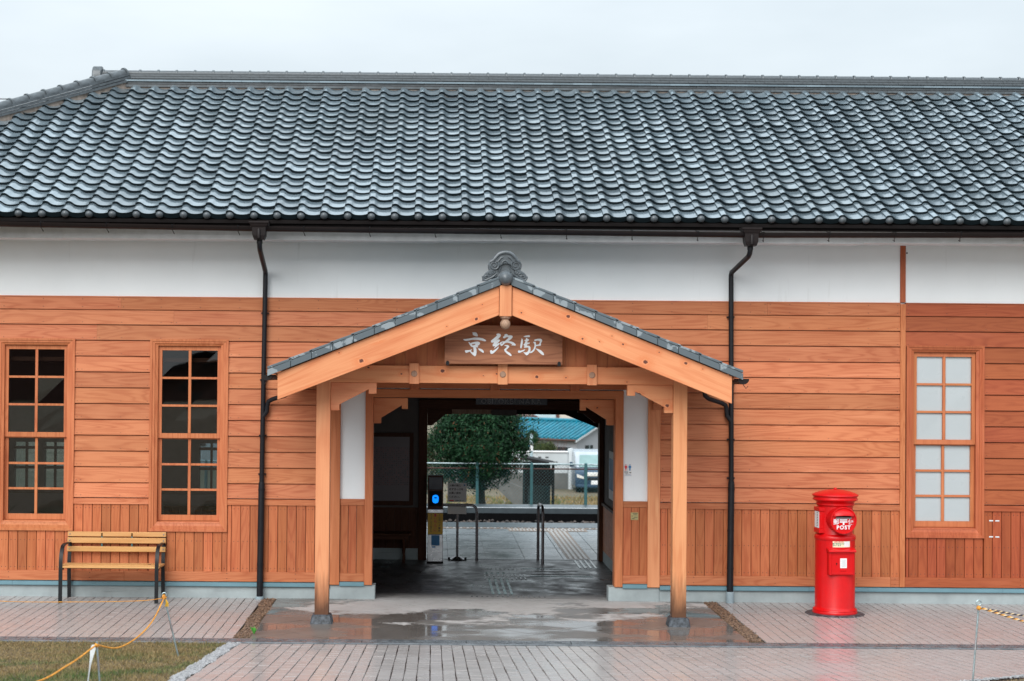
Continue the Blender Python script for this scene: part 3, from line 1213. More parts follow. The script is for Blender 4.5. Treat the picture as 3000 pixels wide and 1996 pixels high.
# ---- doorway surround at the wall
for (pa, pb, ja, jb, wa, wb) in ((-1.198, -1.086, -.796, -.704, -1.086, -.796), (2.51, 2.654, 2.126, 2.222, 2.222, 2.51)):
    box('wall_post', pa, pb, -.045, .012, .165, 2.70, 'timber_post' if pa > 0 else 'frame_wood', ST, bev=.004)
    box('door_jamb', ja, jb, -.038, .16, .165, 2.455, 'frame_wood', ST, bev=.004)
    box('plaster_panel', wa, wb, .0, .012, 1.166, 2.467, 'plaster', ST)
    box('dado_rail', wa + .001, wb - .001, -.022, .012, 1.094, 1.165, 'siding', ST, bev=.003)
    w3 = (wb - wa) / 3
    for k in range(3):
        b2 = MB()
        x0_, x1_ = wa + k * w3, wa + (k + 1) * w3
        b2.prism([(x0_ + .0005, .012), (x0_ + .0005, .005), (x0_ + .0045, .005), (x0_ + .006, -.013), (x1_ - .001, -.013), (x1_ - .001, .012)], 'Z', .300, 1.093)
        b2.build('dado_board', 'siding_vertical', ST, centre=True)
    box('skirting_board', wa + .001, wb - .001, -.022, .012, .204, .299, 'siding', ST, bev=.002)
    prism('flashing', [(.012, .150), (-.034, .150), (-.036, .156), (-.036, .197), (.012, .203)], 'X', wa + .002, wb - .002, 'flashing', ST)
box('plinth', -1.199, -.668, -.012, .20, -.05, .163, 'concrete_base', ST, bev=.006)
box('plinth', 2.06, 2.655, -.012, .20, -.05, .163, 'concrete_base', ST, bev=.006)
prism('door_lintel', [(-.796, 2.455), (2.222, 2.455), (2.126, 2.359), (-.704, 2.359)], 'Y', -.039, .16, 'frame_wood_x', ST, bev=.004)
box('plaster_strip', -1.08, 2.505, -.002, .012, 2.455, 2.468, 'plaster', ST)
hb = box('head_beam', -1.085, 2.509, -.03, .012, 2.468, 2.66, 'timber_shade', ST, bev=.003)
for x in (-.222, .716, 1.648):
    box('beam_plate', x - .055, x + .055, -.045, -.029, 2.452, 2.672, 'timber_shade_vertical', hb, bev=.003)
bl = [(-.71, 2.350), (-.305, 2.350), (-.305, 2.219), (-.376, 2.219), (-.376, 2.262), (-.62, 2.112), (-.62, 2.047), (-.71, 2.047)]
prism('door_bracket', bl, 'Y', .165, .25, 'timber', ST, bev=.003)
prism('door_bracket', [(1.424 - x, z) for x, z in bl], 'Y', .165, .25, 'timber', ST, bev=.003)

# ================================================================== main roof
SL = atan(.511)                       # roof slope
TW, TL = .2648, .2350                 # tile pitch across and along
EY, EZ = -.79, 4.385                  # lower edge of the eave tiles
cs, sn = cos(SL), sin(SL)
RX = 0.868                            # an eave roll sits here
HIPX = -4.36                          # where the hip meets the ridge
RY = 3.62


def roof_pt(s, h=0.0):
    """point on the front slope: s metres up from the eave, h above the bed"""
    return (EY + s * cs - h * sn, EZ + s * sn + h * cs)


deck = MB()
ya, za_ = roof_pt(-.02, -.035); yb, zb_ = roof_pt(4.86, -.035)
XL_, XR_ = -8.9, 11.4
deck.add([(XL_, ya, za_), (XR_, ya, za_), (XR_, yb, zb_), (HIPX, yb, zb_),
          (XL_, ya, za_ - .03), (XR_, ya, za_ - .03), (XR_, yb, zb_ - .03), (HIPX, yb, zb_ - .03)],
         [(0, 1, 2, 3), (7, 6, 5, 4), (0, 4, 5, 1), (1, 5, 6, 2), (2, 6, 7, 3), (3, 7, 4, 0)])
# rear slope and left hip slope
deck.add([(HIPX, yb, zb_), (XR_, yb, zb_), (XR_, 6.6, zb_ - 1.5), (-7.3, 6.6, zb_ - 1.5)], [(0, 1, 2, 3)])
deck.add([(HIPX, yb, zb_), (-7.3, 6.6, zb_ - 1.5), (XL_, 5.0, za_), (XL_, ya, za_)], [(0, 1, 2, 3)])
roof = deck.build('roof', 'eave_dark', ST, recalc=False)


def tile_profile(n=12):
    # across the tile: raised roll on the left, wide shallow pan to the right
    key = [(0, .016), (.005, .036), (.022, .047), (.045, .050), (.064, .045), (.083, .031), (.104, .014), (.130, .004), (.165, .0), (.205, .001), (.243, .007), (.2725, .017)]
    return key


def tile_mesh(eave=False):
    prof_ = tile_profile()
    n = len(prof_)
    th = .029
    L = TL + .07
    lift = .034          # the lower edge rides on the tile below
    V, F = [], []
    for (y, dz) in ((0.0, lift), (L, -.002)):
        for x, z in prof_:
            V.append((x - .042, y, z + dz))
    for x, z in prof_:
        V.append((x - .042, .001, z + lift - th))
    for i in range(n - 1):
        F.append((i, i + 1, n + i + 1, n + i))            # top
        F.append((2 * n + i, 2 * n + i + 1, i + 1, i))    # lower edge
    # left side of the roll
    V.append((prof_[0][0] - .042, L, -.03))
    F.append((0, n, 3 * n, 2 * n))
    if eave:
        # hanging lip and the round boss
        o = len(V)
        for x, z in prof_:
            V.append((x - .042, -.004, z + lift - .004))
        for x, z in prof_:
            V.append((x - .042, .004, min(z, .02) + lift - .060))
        for i in range(n - 1):
            F.append((o + n + i, o + n + i + 1, o + i + 1, o + i))
        c = (.003, -.004, .020)
        R0 = .0435
        rings = [(0, -.030), (.014, -.0285), (.027, -.023), (.037, -.012), (R0, .0), (R0, .02)]
        o = len(V)
        nboss = len(F)
        K = 14
        for r_, h in rings:
            for k in range(K):
                a = 2 * pi * k / K
                V.append((c[0] + r_ * cos(a), c[1] + h, c[2] + r_ * sin(a)))
        for i in range(len(rings) - 1):
            for k in range(K):
                F.append((o + i * K + k, o + i * K + (k + 1) % K, o + (i + 1) * K + (k + 1) % K, o + (i + 1) * K + k))
    me = mesh(V, F)
    bm = bmesh.new(); bm.from_mesh(me)
    bmesh.ops.remove_doubles(bm, verts=bm.verts, dist=.0003)
    bm.to_mesh(me); bm.free()
    for p in me.polygons:
        p.use_smooth = True
    me.set_sharp_from_angle(angle=radians(35))
    me.materials.append(MAT['kawara'])
    me.materials.append(MAT['kawara_edge_shade'])
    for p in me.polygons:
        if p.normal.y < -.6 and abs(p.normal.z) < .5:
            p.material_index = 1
    if eave:
        me.materials.append(MAT['kawara_dull'])
        for p in me.polygons:
            if p.center.y < .0 and (p.center.x - .003) ** 2 + (p.center.z - .02) ** 2 < .046 ** 2 and p.index > 30:
                p.material_index = 2
    return me


T_, TE_ = tile_mesh(), tile_mesh(True)
rr = random.Random(5)
NROW = 20
cells = []
k0 = int(math.floor((-8.8 - RX) / TW)); k1 = int((11.2 - RX) / TW)
for row in range(NROW):
    for k in range(k0, k1):
        x = RX + k * TW
        y, z = roof_pt(row * TL)
        hipx = HIPX - (RY - y)
        if x < hipx + .10:
            continue
        cells.append((row, k, x, y, z))


def tile_in_view(c):
    d = c[3] + 19.2
    u = 1272 + c[2] * 4800 / d
    return -20 < u < 2985


order = sorted(cells, key=lambda c: (not tile_in_view(c), c[0], abs(c[2] - .9)))
near = set((c[0], c[1]) for c in order[:300])
rest = MB()
rest_mat = []
Rx = Matrix.Rotation(SL, 3, 'X')
for (row, k, x, y, z) in cells:
    me = TE_ if row == 0 else T_
    e = (SL + rr.gauss(0, .008), rr.gauss(0, .009), rr.gauss(0, .005))
    loc = (x + rr.gauss(0, .0022), y + rr.gauss(0, .003), z + rr.gauss(0, .0016))
    if (row, k) in near:
        o = bpy.data.objects.new('tile', me)
        COL.objects.link(o); o.parent = roof
        o.location = loc; o.rotation_euler = e
    else:
        M = Matrix.Rotation(e[1], 3, 'Y') @ Matrix.Rotation(e[0], 3, 'X')
        rest.add([Vector(loc) + M @ v_.co for v_ in me.vertices], [tuple(p.vertices) for p in me.polygons])
        rest_mat += [p.material_index for p in me.polygons]
o = rest.build('tile_field', 'kawara', roof, recalc=False, smooth=True)
o.data.materials.append(MAT['kawara_edge_shade'])
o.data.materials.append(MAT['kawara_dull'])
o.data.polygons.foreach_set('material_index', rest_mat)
o['kind'] = 'stuff'


# ---- ridge: stacked flat tiles, a projecting course and a round cap with collars
def ridge_run(p0, p1, courses, cap_r, side, pitch, collar=True, start=0.0):
    """courses: (half depth, bottom z, top z, tile length, offset) relative to the run line"""
    p0, p1 = Vector(p0), Vector(p1)
    d = (p1 - p0); Ln = d.length; d.normalize()
    sidev = Vector(side).normalized()
    up = d.cross(sidev)
    if up.z < 0:
        up = -up
    def frame(s, a, h):
        return p0 + d * s + sidev * a + up * h
    for (hd, zb0, zt0, tl, off, tilt) in courses:
        s = -off
        while s < Ln:
            a0, a1 = max(0, s) + .0012, min(Ln, s + tl) - .0012
            if a1 - a0 > .02:
                j = rr.gauss(0, .0015)
                vs = [frame(a0, hd + j, zb0 - tilt), frame(a1, hd + j, zb0 - tilt), frame(a1, -hd, zb0), frame(a0, -hd, zb0),
                      frame(a0, hd + j, zt0 - tilt), frame(a1, hd + j, zt0 - tilt), frame(a1, -hd, zt0), frame(a0, -hd, zt0)]
                c = sum(vs, Vector()) / 8
                put('ridge_tile', mesh([q - c for q in vs], BOXF), 'kawara' if tilt else 'kawara_dull', roof, c)
            s += tl
    # round caps
    s = -start
    hcap = courses[-1][2] - .002
    while s < Ln:
        a0, a1 = max(0, s), min(Ln, s + pitch)
        if a1 - a0 > .03:
            b_ = MB()
            K = 10
            secs = [(a0, cap_r), (a1 - .002, cap_r * .985)]
            if collar:
                secs = [(a0 + .028, cap_r), (a0 + .028, cap_r * 1.24), (a0 + .006, cap_r * 1.26), (a0, cap_r * 1.18)][::-1] + [(a1 - .002, cap_r * .985)]
            vs, fs = [], []
            for (sa, r_) in secs:
                for k in range(K + 1):
                    an = pi * k / K
                    vs.append(frame(sa, cos(an) * r_, hcap + sin(an) * r_ * .95))
            for i in range(len(secs) - 1):
                for k in range(K):
                    fs.append((i * (K + 1) + k, i * (K + 1) + k + 1, (i + 1) * (K + 1) + k + 1, (i + 1) * (K + 1) + k))
            b_.add(vs, fs)
            b_.build('ridge_cap', 'kawara_dull', roof, centre=True, smooth=True)
        s += pitch


RZ0 = 6.620
ridge_run((HIPX - .30, RY, RZ0), (11.3, RY, RZ0),
          [(.158, -.040, -.006, .27, .15, .0), (.150, .002, .034, .27, .1, .0), (.175, .042, .066, .27, .2, .008), (.110, .085, .112, .265, .05, .0), (.100, .118, .146, .265, .18, .0), (.088, .152, .168, .265, .1, .0)],
          .052, (0, -1, 0), .2555)
box('ridge_core', HIPX - .30, 11.3, RY - .135, RY + .06, 6.42, 6.621, 'mortar', roof)
# hip
hp0 = Vector((HIPX + .03, RY - .05, RZ0 + .15))
hd_ = Vector((-1, -1, -.511 / 1.0)).normalized()
hp1 = hp0 + hd_ * 6.1
ridge_run(hp0, hp1, [(.115, -.105, -.072, .25, .1, .0), (.105, -.064, -.032, .25, .2, .0), (.092, -.024, .014, .25, .06, .0)], .070, (1, -1, 0), .27)
b = MB()
pa_, pb_ = hp0 + Vector((0, 0, -.17)), hp1 + Vector((0, 0, -.17))
sd_ = Vector((1, -1, 0)).normalized() * .09
b.add([pa_ + sd_ - Vector((0, 0, .1)), pb_ + sd_ - Vector((0, 0, .1)), pb_ + sd_ + Vector((0, 0, .06)), pa_ + sd_ + Vector((0, 0, .06)),
       pa_ - sd_ - Vector((0, 0, .1)), pb_ - sd_ - Vector((0, 0, .1)), pb_ - sd_ + Vector((0, 0, .06)), pa_ - sd_ + Vector((0, 0, .06))], BOXF)
b.build('hip_core', 'mortar', roof)
# end of the ridge
b = MB()
b.prism([(RY - .12, 6.57), (RY - .13, 6.74), (RY - .11, 6.82), (RY - .06, 6.875), (RY, 6.89), (RY + .06, 6.875), (RY + .11, 6.82), (RY + .13, 6.74), (RY + .12, 6.57)], 'X', HIPX - .43, HIPX - .30)
b.build('ridge_end_tile', 'kawara_dull', roof, centre=True, bev=.012)
# ---- eaves: dark boards, boxed soffit, gutter, brackets
box('eave_board', XL_, XR_, -.755, -.70, 4.285, 4.395, 'eave_dark', ST)
prism('eave_lining', [(-.70, 4.295), (-.47, 4.32), (-.47, 4.36), (-.70, 4.335)], 'X', XL_, XR_, 'eave_dark', ST)
for (a, b_, z) in ((XL_, -4.25, 4.150), (-4.249, .05, 4.154), (.051, 4.9, 4.160), (4.901, XR_, 4.172)):
    box('fascia_board', a, b_, -.50, -.47, z, 4.34, 'soffit_paint', ST, bev=.002)
    box('soffit_board', a, b_, -.469, -.006, z + .012, z + .03, 'soffit_paint', ST)
GP = [(-9.0, 4.335), (-4.9, 4.300), (-2.06, 4.272), (3.62, 4.246), (6.6, 4.276), (11.4, 4.31)]


def gz(x):
    for (a, za__), (b_, zb__) in zip(GP[:-1], GP[1:]):
        if a <= x <= b_:
            return za__ + (zb__ - za__) * (x - a) / (b_ - a)
    return 4.3


for (a, b_) in ((-9.0, -4.9), (-4.9, -2.06), (-2.06, 3.62), (3.62, 11.4)):
    V, F = [], []
    K = 8
    for x in (a + .001, b_ - .001):
        zt = gz(min(max(x, a), b_))
        for r_ in (.056, .052):
            for k in range(K + 1):
                an = pi + pi * k / K
                V.append((x, -.875 + r_ * cos(an), zt + r_ * sin(an)))
    n1_ = 2 * (K + 1)
    for k in range(K):
        F.append((k, k + 1, n1_ + k + 1, n1_ + k))
        F.append((K + 1 + k + 1, K + 1 + k, n1_ + K + 1 + k, n1_ + K + 1 + k + 1))
    F.append((0, n1_, n1_ + K + 1, K + 1)); F.append((K, K + 1 + K, n1_ + K + 1 + K, n1_ + K))
    me = mesh(V, F, smooth=True)
    me.set_sharp_from_angle(angle=radians(50))
    gut = put('gutter', me, 'gutter_metal', ST)
    x = math.ceil(a / .735) * .735
    while x < b_:
        z = gz(x)
        bb = MB()
        bb.tube([(x, -.935, z + .004), (x, -.93, z - .03), (x, -.90, z - .058), (x, -.86, z - .064), (x + .012, -.83, z - .095), (x + .002, -.80, z - .08)], .0042, 5)
        bb.tube([(x, -.935, z + .004), (x, -.80, z + .012), (x, -.755, z + .03)], .004, 5)
        bb.build('gutter_hook', 'black_iron', gut, smooth=True)
        x += .735


# ---- downpipes with hoppers
def downpipe(hx, px, zk, zb0, cup, bend_z, thick_z, px_low):
    z = gz(hx) + .055
    b_ = MB()
    def ring(w, d, zz):
        return [(hx - w, -.995 + (.06 - d), zz), (hx + w, -.995 + (.06 - d), zz), (hx + w, -.82 + d * .3, zz), (hx - w, -.82 + d * .3, zz)]
    secs = [(.112, .06, z), (.112, .06, z - .022), (.100, .05, z - .034), (.094, .045, z - .052), (.078, .035, z - .070), (.072, .03, z - .16), (.055, .02, z - .205)]
    vs = []
    for w, d, zz in secs:
        vs += ring(w, d, zz)
    fs = [(0, 1, 2, 3)]
    for i in range(len(secs) - 1):
        for k in range(4):
            fs.append((i * 4 + k, i * 4 + (k + 1) % 4, (i + 1) * 4 + (k + 1) % 4, (i + 1) * 4 + k))
    fs.append(tuple((len(secs) - 1) * 4 + k for k in (3, 2, 1, 0)))
    b_.add(vs, fs)
    hop = b_.build('hopper', 'gutter_metal', ST, bev=.003)
    b_ = MB()
    b_.tube([(hx, -.962, z - .19), (hx, -.966, z - .10), (hx, -.962, z - .07)], [.022, .022, .004], 10)
    b_.build('hopper_shield', 'gutter_metal', hop, smooth=True)
    yw = -.075
    b_ = MB()
    r_ = .0285
    zs = z - .20
    b_.tube([(hx, -.87, zs), (hx, -.87, zs - .05), (hx - (hx - px) * .04, -.855, zs - .085), (hx - (hx - px) * .10, -.81, zs - .115),
             (px + (hx - px) * .03, yw - .03, zk + .02), (px, yw, zk - .01), (px, yw, zk - .06), (px_low[0], yw, thick_z)], r_, 14)
    b_.lathe([(.033, zs - .045), (.033, zs + .005)], (hx, -.87, 0), 14)
    pipe = b_.build('downpipe', 'pipe_metal', ST, smooth=True)
    b_ = MB()
    b_.tube([(px_low[0], yw, thick_z + .03), (px_low[0], yw, thick_z - .01), (px_low[1], yw, zb0)], [.033, .0375, .0375], 14)
    for zz in (thick_z - .06, thick_z - .54, .40):
        t = (thick_z - zz) / (thick_z - zb0)
        b_.lathe([(.0378, zz - .012), (.0405, zz - .01), (.0405, zz + .01), (.0378, zz + .012)], (px_low[0] + (px_low[1] - px_low[0]) * t, yw, 0), 14)
    b_.build('lower_pipe', 'pipe_metal', pipe, smooth=True)
    for zz in (3.33, 2.55, 1.9, 1.45):
        b_ = MB()
        t = (zk - zz) / (zk - thick_z)
        cx_ = px + (px_low[0] - px) * min(1, t)
        b_.lathe([(.030, zz - .010), (.0325, zz - .010), (.0325, zz + .010), (.030, zz + .010)], (cx_, yw, 0), 12)
        b_.box(cx_ - .044, cx_ + .044, yw + .018, .0, zz - .009, zz + .009)
        b_.build('pipe_clip', 'pipe_metal', pipe, centre=True)
    b_ = MB()
    if cup:
        b_.lathe([(0, .0), (.046, .0), (.046, .128), (.041, .130), (.036, .128)], (px_low[1], yw, 0), 16)
    else:
        b_.lathe([(0, .0), (.052, .0), (.050, .022), (.037, .030)], (px_low[1], yw, 0), 16)
    b_.build('pipe_cup', 'pipe_cup', pipe, smooth=True)


downpipe(-1.965, -1.978, 3.80, .012, False, 4.1, 1.33, (-1.998, -2.008))
downpipe(3.53, 3.462, 3.83, .10, True, 4.1, 1.38, (3.478, 3.468))

# ================================================================== porch
PCX = .7315                    # centre line of the porch
YP0, YP1 = -1.90, -1.755       # porch posts front and back


def slanted(name, pts, y0, y1, ang, mat, parent, bev=.003):
    """a timber in the XZ plane whose grain follows the slope"""
    cx_ = sum(p[0] for p in pts) / len(pts); cz_ = sum(p[1] for p in pts) / len(pts)
    ca, sa = cos(ang), sin(ang)
    loc_ = [((p[0] - cx_) * ca + (p[1] - cz_) * sa, -(p[0] - cx_) * sa + (p[1] - cz_) * ca) for p in pts]
    b_ = MB(); b_.prism(loc_, 'Y', -(y1 - y0) / 2, (y1 - y0) / 2)
    return b_.build(name, mat, parent, (cx_, (y0 + y1) / 2, cz_), bev=bev, rot=(0, -ang, 0))


for x0_ in (-1.238, 2.531):
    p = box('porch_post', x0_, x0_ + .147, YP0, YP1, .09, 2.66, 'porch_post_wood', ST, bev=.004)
    cx_, cy_ = x0_ + .0735, (YP0 + YP1) / 2
    b = MB()
    hb_, ht_ = .121, .098
    b.add([(cx_ - hb_, cy_ - hb_, -.02), (cx_ + hb_, cy_ - hb_, -.02), (cx_ + hb_, cy_ + hb_, -.02), (cx_ - hb_, cy_ + hb_, -.02),
           (cx_ - ht_, cy_ - ht_, .094), (cx_ + ht_, cy_ - ht_, .094), (cx_ + ht_, cy_ + ht_, .094), (cx_ - ht_, cy_ + ht_, .094)], BOXF)
    b.build('base_stone', 'base_stone', p, bev=.012, centre=True)
    box('porch_plate', x0_ + .012, x0_ + .135, YP1 + .002, -.046, 2.545, 2.69, 'timber_depth', ST, bev=.004)
bm_ = box('porch_beam', -1.30, 2.76, YP0 + .012, YP1 - .012, 2.542, 2.726, 'timber', ST, bev=.004)
for x in (-.2085, .726, 1.668):
    box('beam_plate', x - .052, x + .052, YP0 - .016, YP0 + .011, 2.532, 2.750, 'timber_post', bm_, bev=.003)
    b = MB(); b.lathe([(0, -.012), (.026, -.012), (.033, -.006), (.033, .01)], (x, YP0 - .016, 2.640), 18, 'Y')
    b.build('peg', 'weathered_wood', bm_, smooth=True, centre=True)
bl = [(-1.089, 2.5405), (-.606, 2.5405), (-.606, 2.424), (-.689, 2.424), (-.689, 2.470), (-.998, 2.308), (-.998, 2.245), (-1.089, 2.245)]
prism('porch_bracket', bl, 'Y', YP0 + .03, YP1 - .03, 'timber', ST, bev=.003)
prism('porch_bracket', [(2 * .7205 - x, z) for x, z in bl], 'Y', YP0 + .03, YP1 - .03, 'timber', ST, bev=.003)
# side brackets towards the wall
for x in (-1.215, 2.555):
    prism('side_bracket', [(YP1 + .004, 2.54), (YP1 + .40, 2.54), (YP1 + .40, 2.44), (YP1 + .33, 2.44), (YP1 + .07, 2.30), (YP1 + .07, 2.24), (YP1 + .004, 2.24)], 'X', x, x + .10, 'timber_depth', ST, bev=.003)
    prism('side_bracket', [(-.05, 2.54), (-.40, 2.54), (-.40, 2.44), (-.33, 2.44), (-.12, 2.30), (-.12, 2.24), (-.05, 2.24)], 'X', x, x + .10, 'timber_depth', ST, bev=.003)

ASL = atan(.400)
YB = -2.36
slanted('barge_board', [(-1.608, 2.634), (-1.606, 2.360), (.664, 3.249), (.664, 3.548)], YB, YB + .05, ASL, 'timber', ST)
slanted('barge_board', [(.799, 3.545), (.799, 3.247), (3.064, 2.359), (3.064, 2.640)], YB, YB + .05, -ASL, 'timber', ST)
kp = box('king_post', .668, .793, YB - .028, YB + .10, 3.236, 3.556, 'timber_post', ST, bev=.004)
b = MB()
b.lathe([(0, 3.105), (.02, 3.108), (.040, 3.122), (.052, 3.146), (.0535, 3.166), (.046, 3.188), (.033, 3.203), (.036, 3.208), (.052, 3.220), (.056, 3.2355), (.0, 3.2355)], (.7305, YB + .03, 0), 20)
b.build('pendant', 'weathered_wood', kp, smooth=True, centre=True)

# gable boarding, one by one, under the slope
gy0, gy1 = YP0 + .05, YP0 + .075
x = -1.2
k = 0
while x < 2.66:
    x1_ = x + .1125
    def zr(xx):
        return 3.50 - .400 * abs(xx - PCX)
    pts = [(x + .004, 2.72), (x1_ - .004, 2.72), (x1_ - .004, zr(x1_)), (x + .004, zr(x))]
    if x < PCX < x1_:
        pts = [(x + .004, 2.72), (x1_ - .004, 2.72), (x1_ - .004, zr(x1_)), (PCX, zr(PCX)), (x + .004, zr(x))]
    if min(p[1] for p in pts[2:]) > 2.74:
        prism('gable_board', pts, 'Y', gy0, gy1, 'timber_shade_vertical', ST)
        box('cover_bead', x1_ - .0035, x1_ + .0035, gy0 + .004, gy1 - .002, 2.72, max(2.73, min(zr(x1_), zr(x1_ + .004)) - .01), 'timber_shade_vertical', ST)
    x = x1_
    k += 1
box('gable_backing', -1.2, 2.66, gy1 + .001, gy1 + .012, 2.715, 2.76, 'dark_wood_x', ST)

# porch roof: decks, ceiling boards, tiles
for s in (-1, 1):
    def PX_(d, dz=0.0):
        return (PCX + s * d, 3.575 - .400 * d + dz)
    a_, c_ = PX_(0), PX_(2.36)
    pr = prism('porch_roof', [a_, c_, (c_[0], c_[1] - .03), (a_[0], a_[1] - .03)], 'Y', YB + .045, -.04, 'timber_depth', ST)
    # rafters
    for y in (-2.05, -1.55, -1.05, -.55):
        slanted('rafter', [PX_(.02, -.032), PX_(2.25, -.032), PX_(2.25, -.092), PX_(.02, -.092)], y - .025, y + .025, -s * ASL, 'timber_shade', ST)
    # course tiles behind the verge (joined), verge tiles one by one
    field = MB()
    for r_ in range(11):
        d0 = 2.44 - r_ * .2175
        for k in range(8):
            y0_ = YB + .20 + k * .265
            vs = []
            for t, w in ((0, .0), (1, .0)):
                for (xx, zz) in tile_profile():
                    dd = d0 - t * .26
                    p = PX_(dd, .032 + zz + (.022 if t == 0 else 0))
                    vs.append((p[0], y0_ + xx, p[1]))
            n_ = 12
            fs = [(i, i + 1, n_ + i + 1, n_ + i) for i in range(n_ - 1)]
            if y0_ + .265 < -.02:
                field.add(vs, fs)
    o = field.build('course_tiles', 'kawara', pr, smooth=True)
    o['kind'] = 'stuff'
    for r_ in range(11):
        dl = 2.4395 - r_ * .2138          # lower end of this tile, distance from the centre line
        du = dl - .2475
        zt = lambda d: 3.673 - .400 * d   # top face line
        b = MB()
        y0_ = YB - .042
        lo_, hi_ = dl, max(du, .05)
        cut = dl - .026 if r_ > 0 else dl
        # top plate
        def q(d, dz=0):
            return (PCX + s * d, zt(d) + dz)
        kick = .006
        b.prism([q(lo_, kick - .027), q(lo_, kick), q(hi_, -.003), q(hi_, -.027)], 'Y', y0_, y0_ + .26)
        # hanging side
        b.prism([q(cut, -.0275), q(hi_ + (.012 if r_ < 10 else 0), -.0275), q(hi_ + (.012 if r_ < 10 else 0), -.094), q(cut, -.094)], 'Y', y0_ - .001, y0_ + .028)
        b.build('verge_tile', 'verge_tile', pr, centre=True, bev=.003)
    # porch gutter along the eave
    gx, gz_ = PCX + s * 2.45, 2.615
    V, F = [], []
    K = 8
    for y in (YB - .01, -.05):
        for rr_ in (.058, .053):
            for k in range(K + 1):
                an = pi + pi * k / K
                V.append((gx + rr_ * cos(an), y, gz_ + rr_ * sin(an)))
    n1_ = 2 * (K + 1)
    for k in range(K):
        F.append((k, k + 1, n1_ + k + 1, n1_ + k))
        F.append((K + 1 + k + 1, K + 1 + k, n1_ + K + 1 + k, n1_ + K + 1 + k + 1))
        F.append((k, K + 1 + k, K + 1 + k + 1, k + 1))
    F.append(tuple(K + 1 + k for k in range(K + 1)))
    me = mesh(V, F, smooth=True); me.set_sharp_from_angle(angle=radians(50))
    pg = put('porch_gutter', me, 'gutter_metal', ST)
    b = MB()
    b.tube([(gx, YB + .02, gz_ - .06), (gx + s * .03, YB + .02, gz_ - .10), (gx + s * .05, YB + .02, gz_ - .075)], .004, 5)
    b.build('gutter_hook', 'black_iron', pg, smooth=True)
    # swan-neck to the downpipe
    dpx = -2.0 if s < 0 else 3.475
    b = MB()
    b.tube([(gx - s * .06, -.30, 2.56), (gx - s * .06, -.30, 2.46), (gx - s * .05, -.28, 2.41), (gx + s * .0, -.25, 2.375), (dpx - s * .12, -.12, 2.325), (dpx - s * .075, -.10, 2.30), (dpx - s * .062, -.09, 2.26), (dpx - s * .055, -.085, 2.18), (dpx - s * .01, -.08, 2.12)], .0265, 12)
    b.build('swan_neck', 'pipe_metal', ST, smooth=True)

# ridge of the porch, end boss and ornament
b = MB()
K = 10
vs, fs = [], []
for y in (YB + .02, -.03):
    for k in range(K + 1):
        an = pi * k / K
        vs.append((PCX + cos(an) * .085, y, 3.70 + sin(an) * .085))
fs = [(k, k + 1, K + 2 + k, K + 1 + k) for k in range(K)]
b.add(vs, fs)
b.build('porch_ridge', 'kawara_dull', ST, smooth=True)
b = MB()
b.lathe([(0, -.078), (.022, -.075), (.045, -.063), (.063, -.042), (.073, -.015), (.075, .01), (.075, .08)], (.729, YB - .04, 3.628), 28, 'Y')
b.build('ridge_boss', 'kawara_dull', ST, smooth=True, centre=True)


def orn(u, v):
    return (.489 + (u - 195) * .000582, 3.911 - (v - 100) * .000582)


outl = [(197, 632), (203, 560), (225, 515), (262, 478), (318, 440), (300, 405), (296, 362), (304, 320), (335, 282), (385, 255), (420, 205), (455, 158), (500, 125), (550, 107), (610, 100), (668, 107), (715, 128), (755, 165), (790, 228), (845, 262), (885, 300), (899, 345), (893, 395), (868, 432), (925, 468), (970, 505), (993, 550), (990, 595), (962, 632), (760, 560), (690, 500), (610, 470), (530, 500), (450, 565)]
b = MB()
b.prism([orn(*p) for p in outl], 'Y', YB + .05, YB + .16)
og = b.build('ridge_ornament', 'kawara_dull', ST, bev=.008)


def spiral(cu_, cv, r0, turns, sgn, a0=0.0, n=40):
    pts, rs = [], []
    for i in range(n):
        t = i / (n - 1)
        a = a0 + sgn * turns * 2 * pi * t
        r_ = r0 * (1 - t) ** .8 + 6
        x, z = orn(cu_ + r_ * cos(a), cv - r_ * sin(a))
        pts.append((x, YB + .045, z)); rs.append(.0105 * (1 - .45 * t))
    return pts, rs


for (cu_, cv, r0, tn, sg, a0) in ((408, 350, 92, 1.9, -1, 2.4), (790, 350, 92, 1.9, 1, .75), (268, 568, 58, 1.3, 1, 2.8), (925, 565, 58, 1.3, -1, .3),
                                  (330, 515, 34, 1.2, 1, 2.2), (866, 512, 34, 1.2, -1, .9), (395, 470, 28, 1.2, 1, 2.0), (800, 468, 28, 1.2, -1, 1.1)):
    b = MB()
    pts, rs = spiral(cu_, cv, r0, tn, sg, a0)
    b.tube(pts, rs, 7)
    b.build('scroll', 'kawara_dull', og, smooth=True)
for path, rad in (([(330, 300), (395, 262), (440, 205), (480, 158), (540, 130), (610, 120), (680, 130), (740, 165), (780, 215), (815, 265), (870, 305)], .017),
                  ([(500, 470), (520, 400), (540, 330), (560, 285), (600, 262), (645, 285), (665, 330), (685, 400), (705, 470)], .008),
                  ([(470, 560), (520, 500), (560, 470), (610, 455), (660, 470), (700, 500), (740, 550)], .010),
                  ([(420, 300), (470, 285), (500, 250), (530, 215), (570, 205)], .010), ([(800, 300), (745, 285), (715, 250), (690, 215), (650, 205)], .010),
                  ([(215, 625), (300, 600), (380, 560), (450, 500)], .011), ([(975, 625), (895, 600), (815, 560), (745, 500)], .011)):
    b = MB()
    b.tube([(orn(*p)[0], YB + .045, orn(*p)[1]) for p in path], [rad * .6] + [rad] * (len(path) - 2) + [rad * .6], 8)
    b.build('moulding', 'kawara_dull', og, smooth=True)

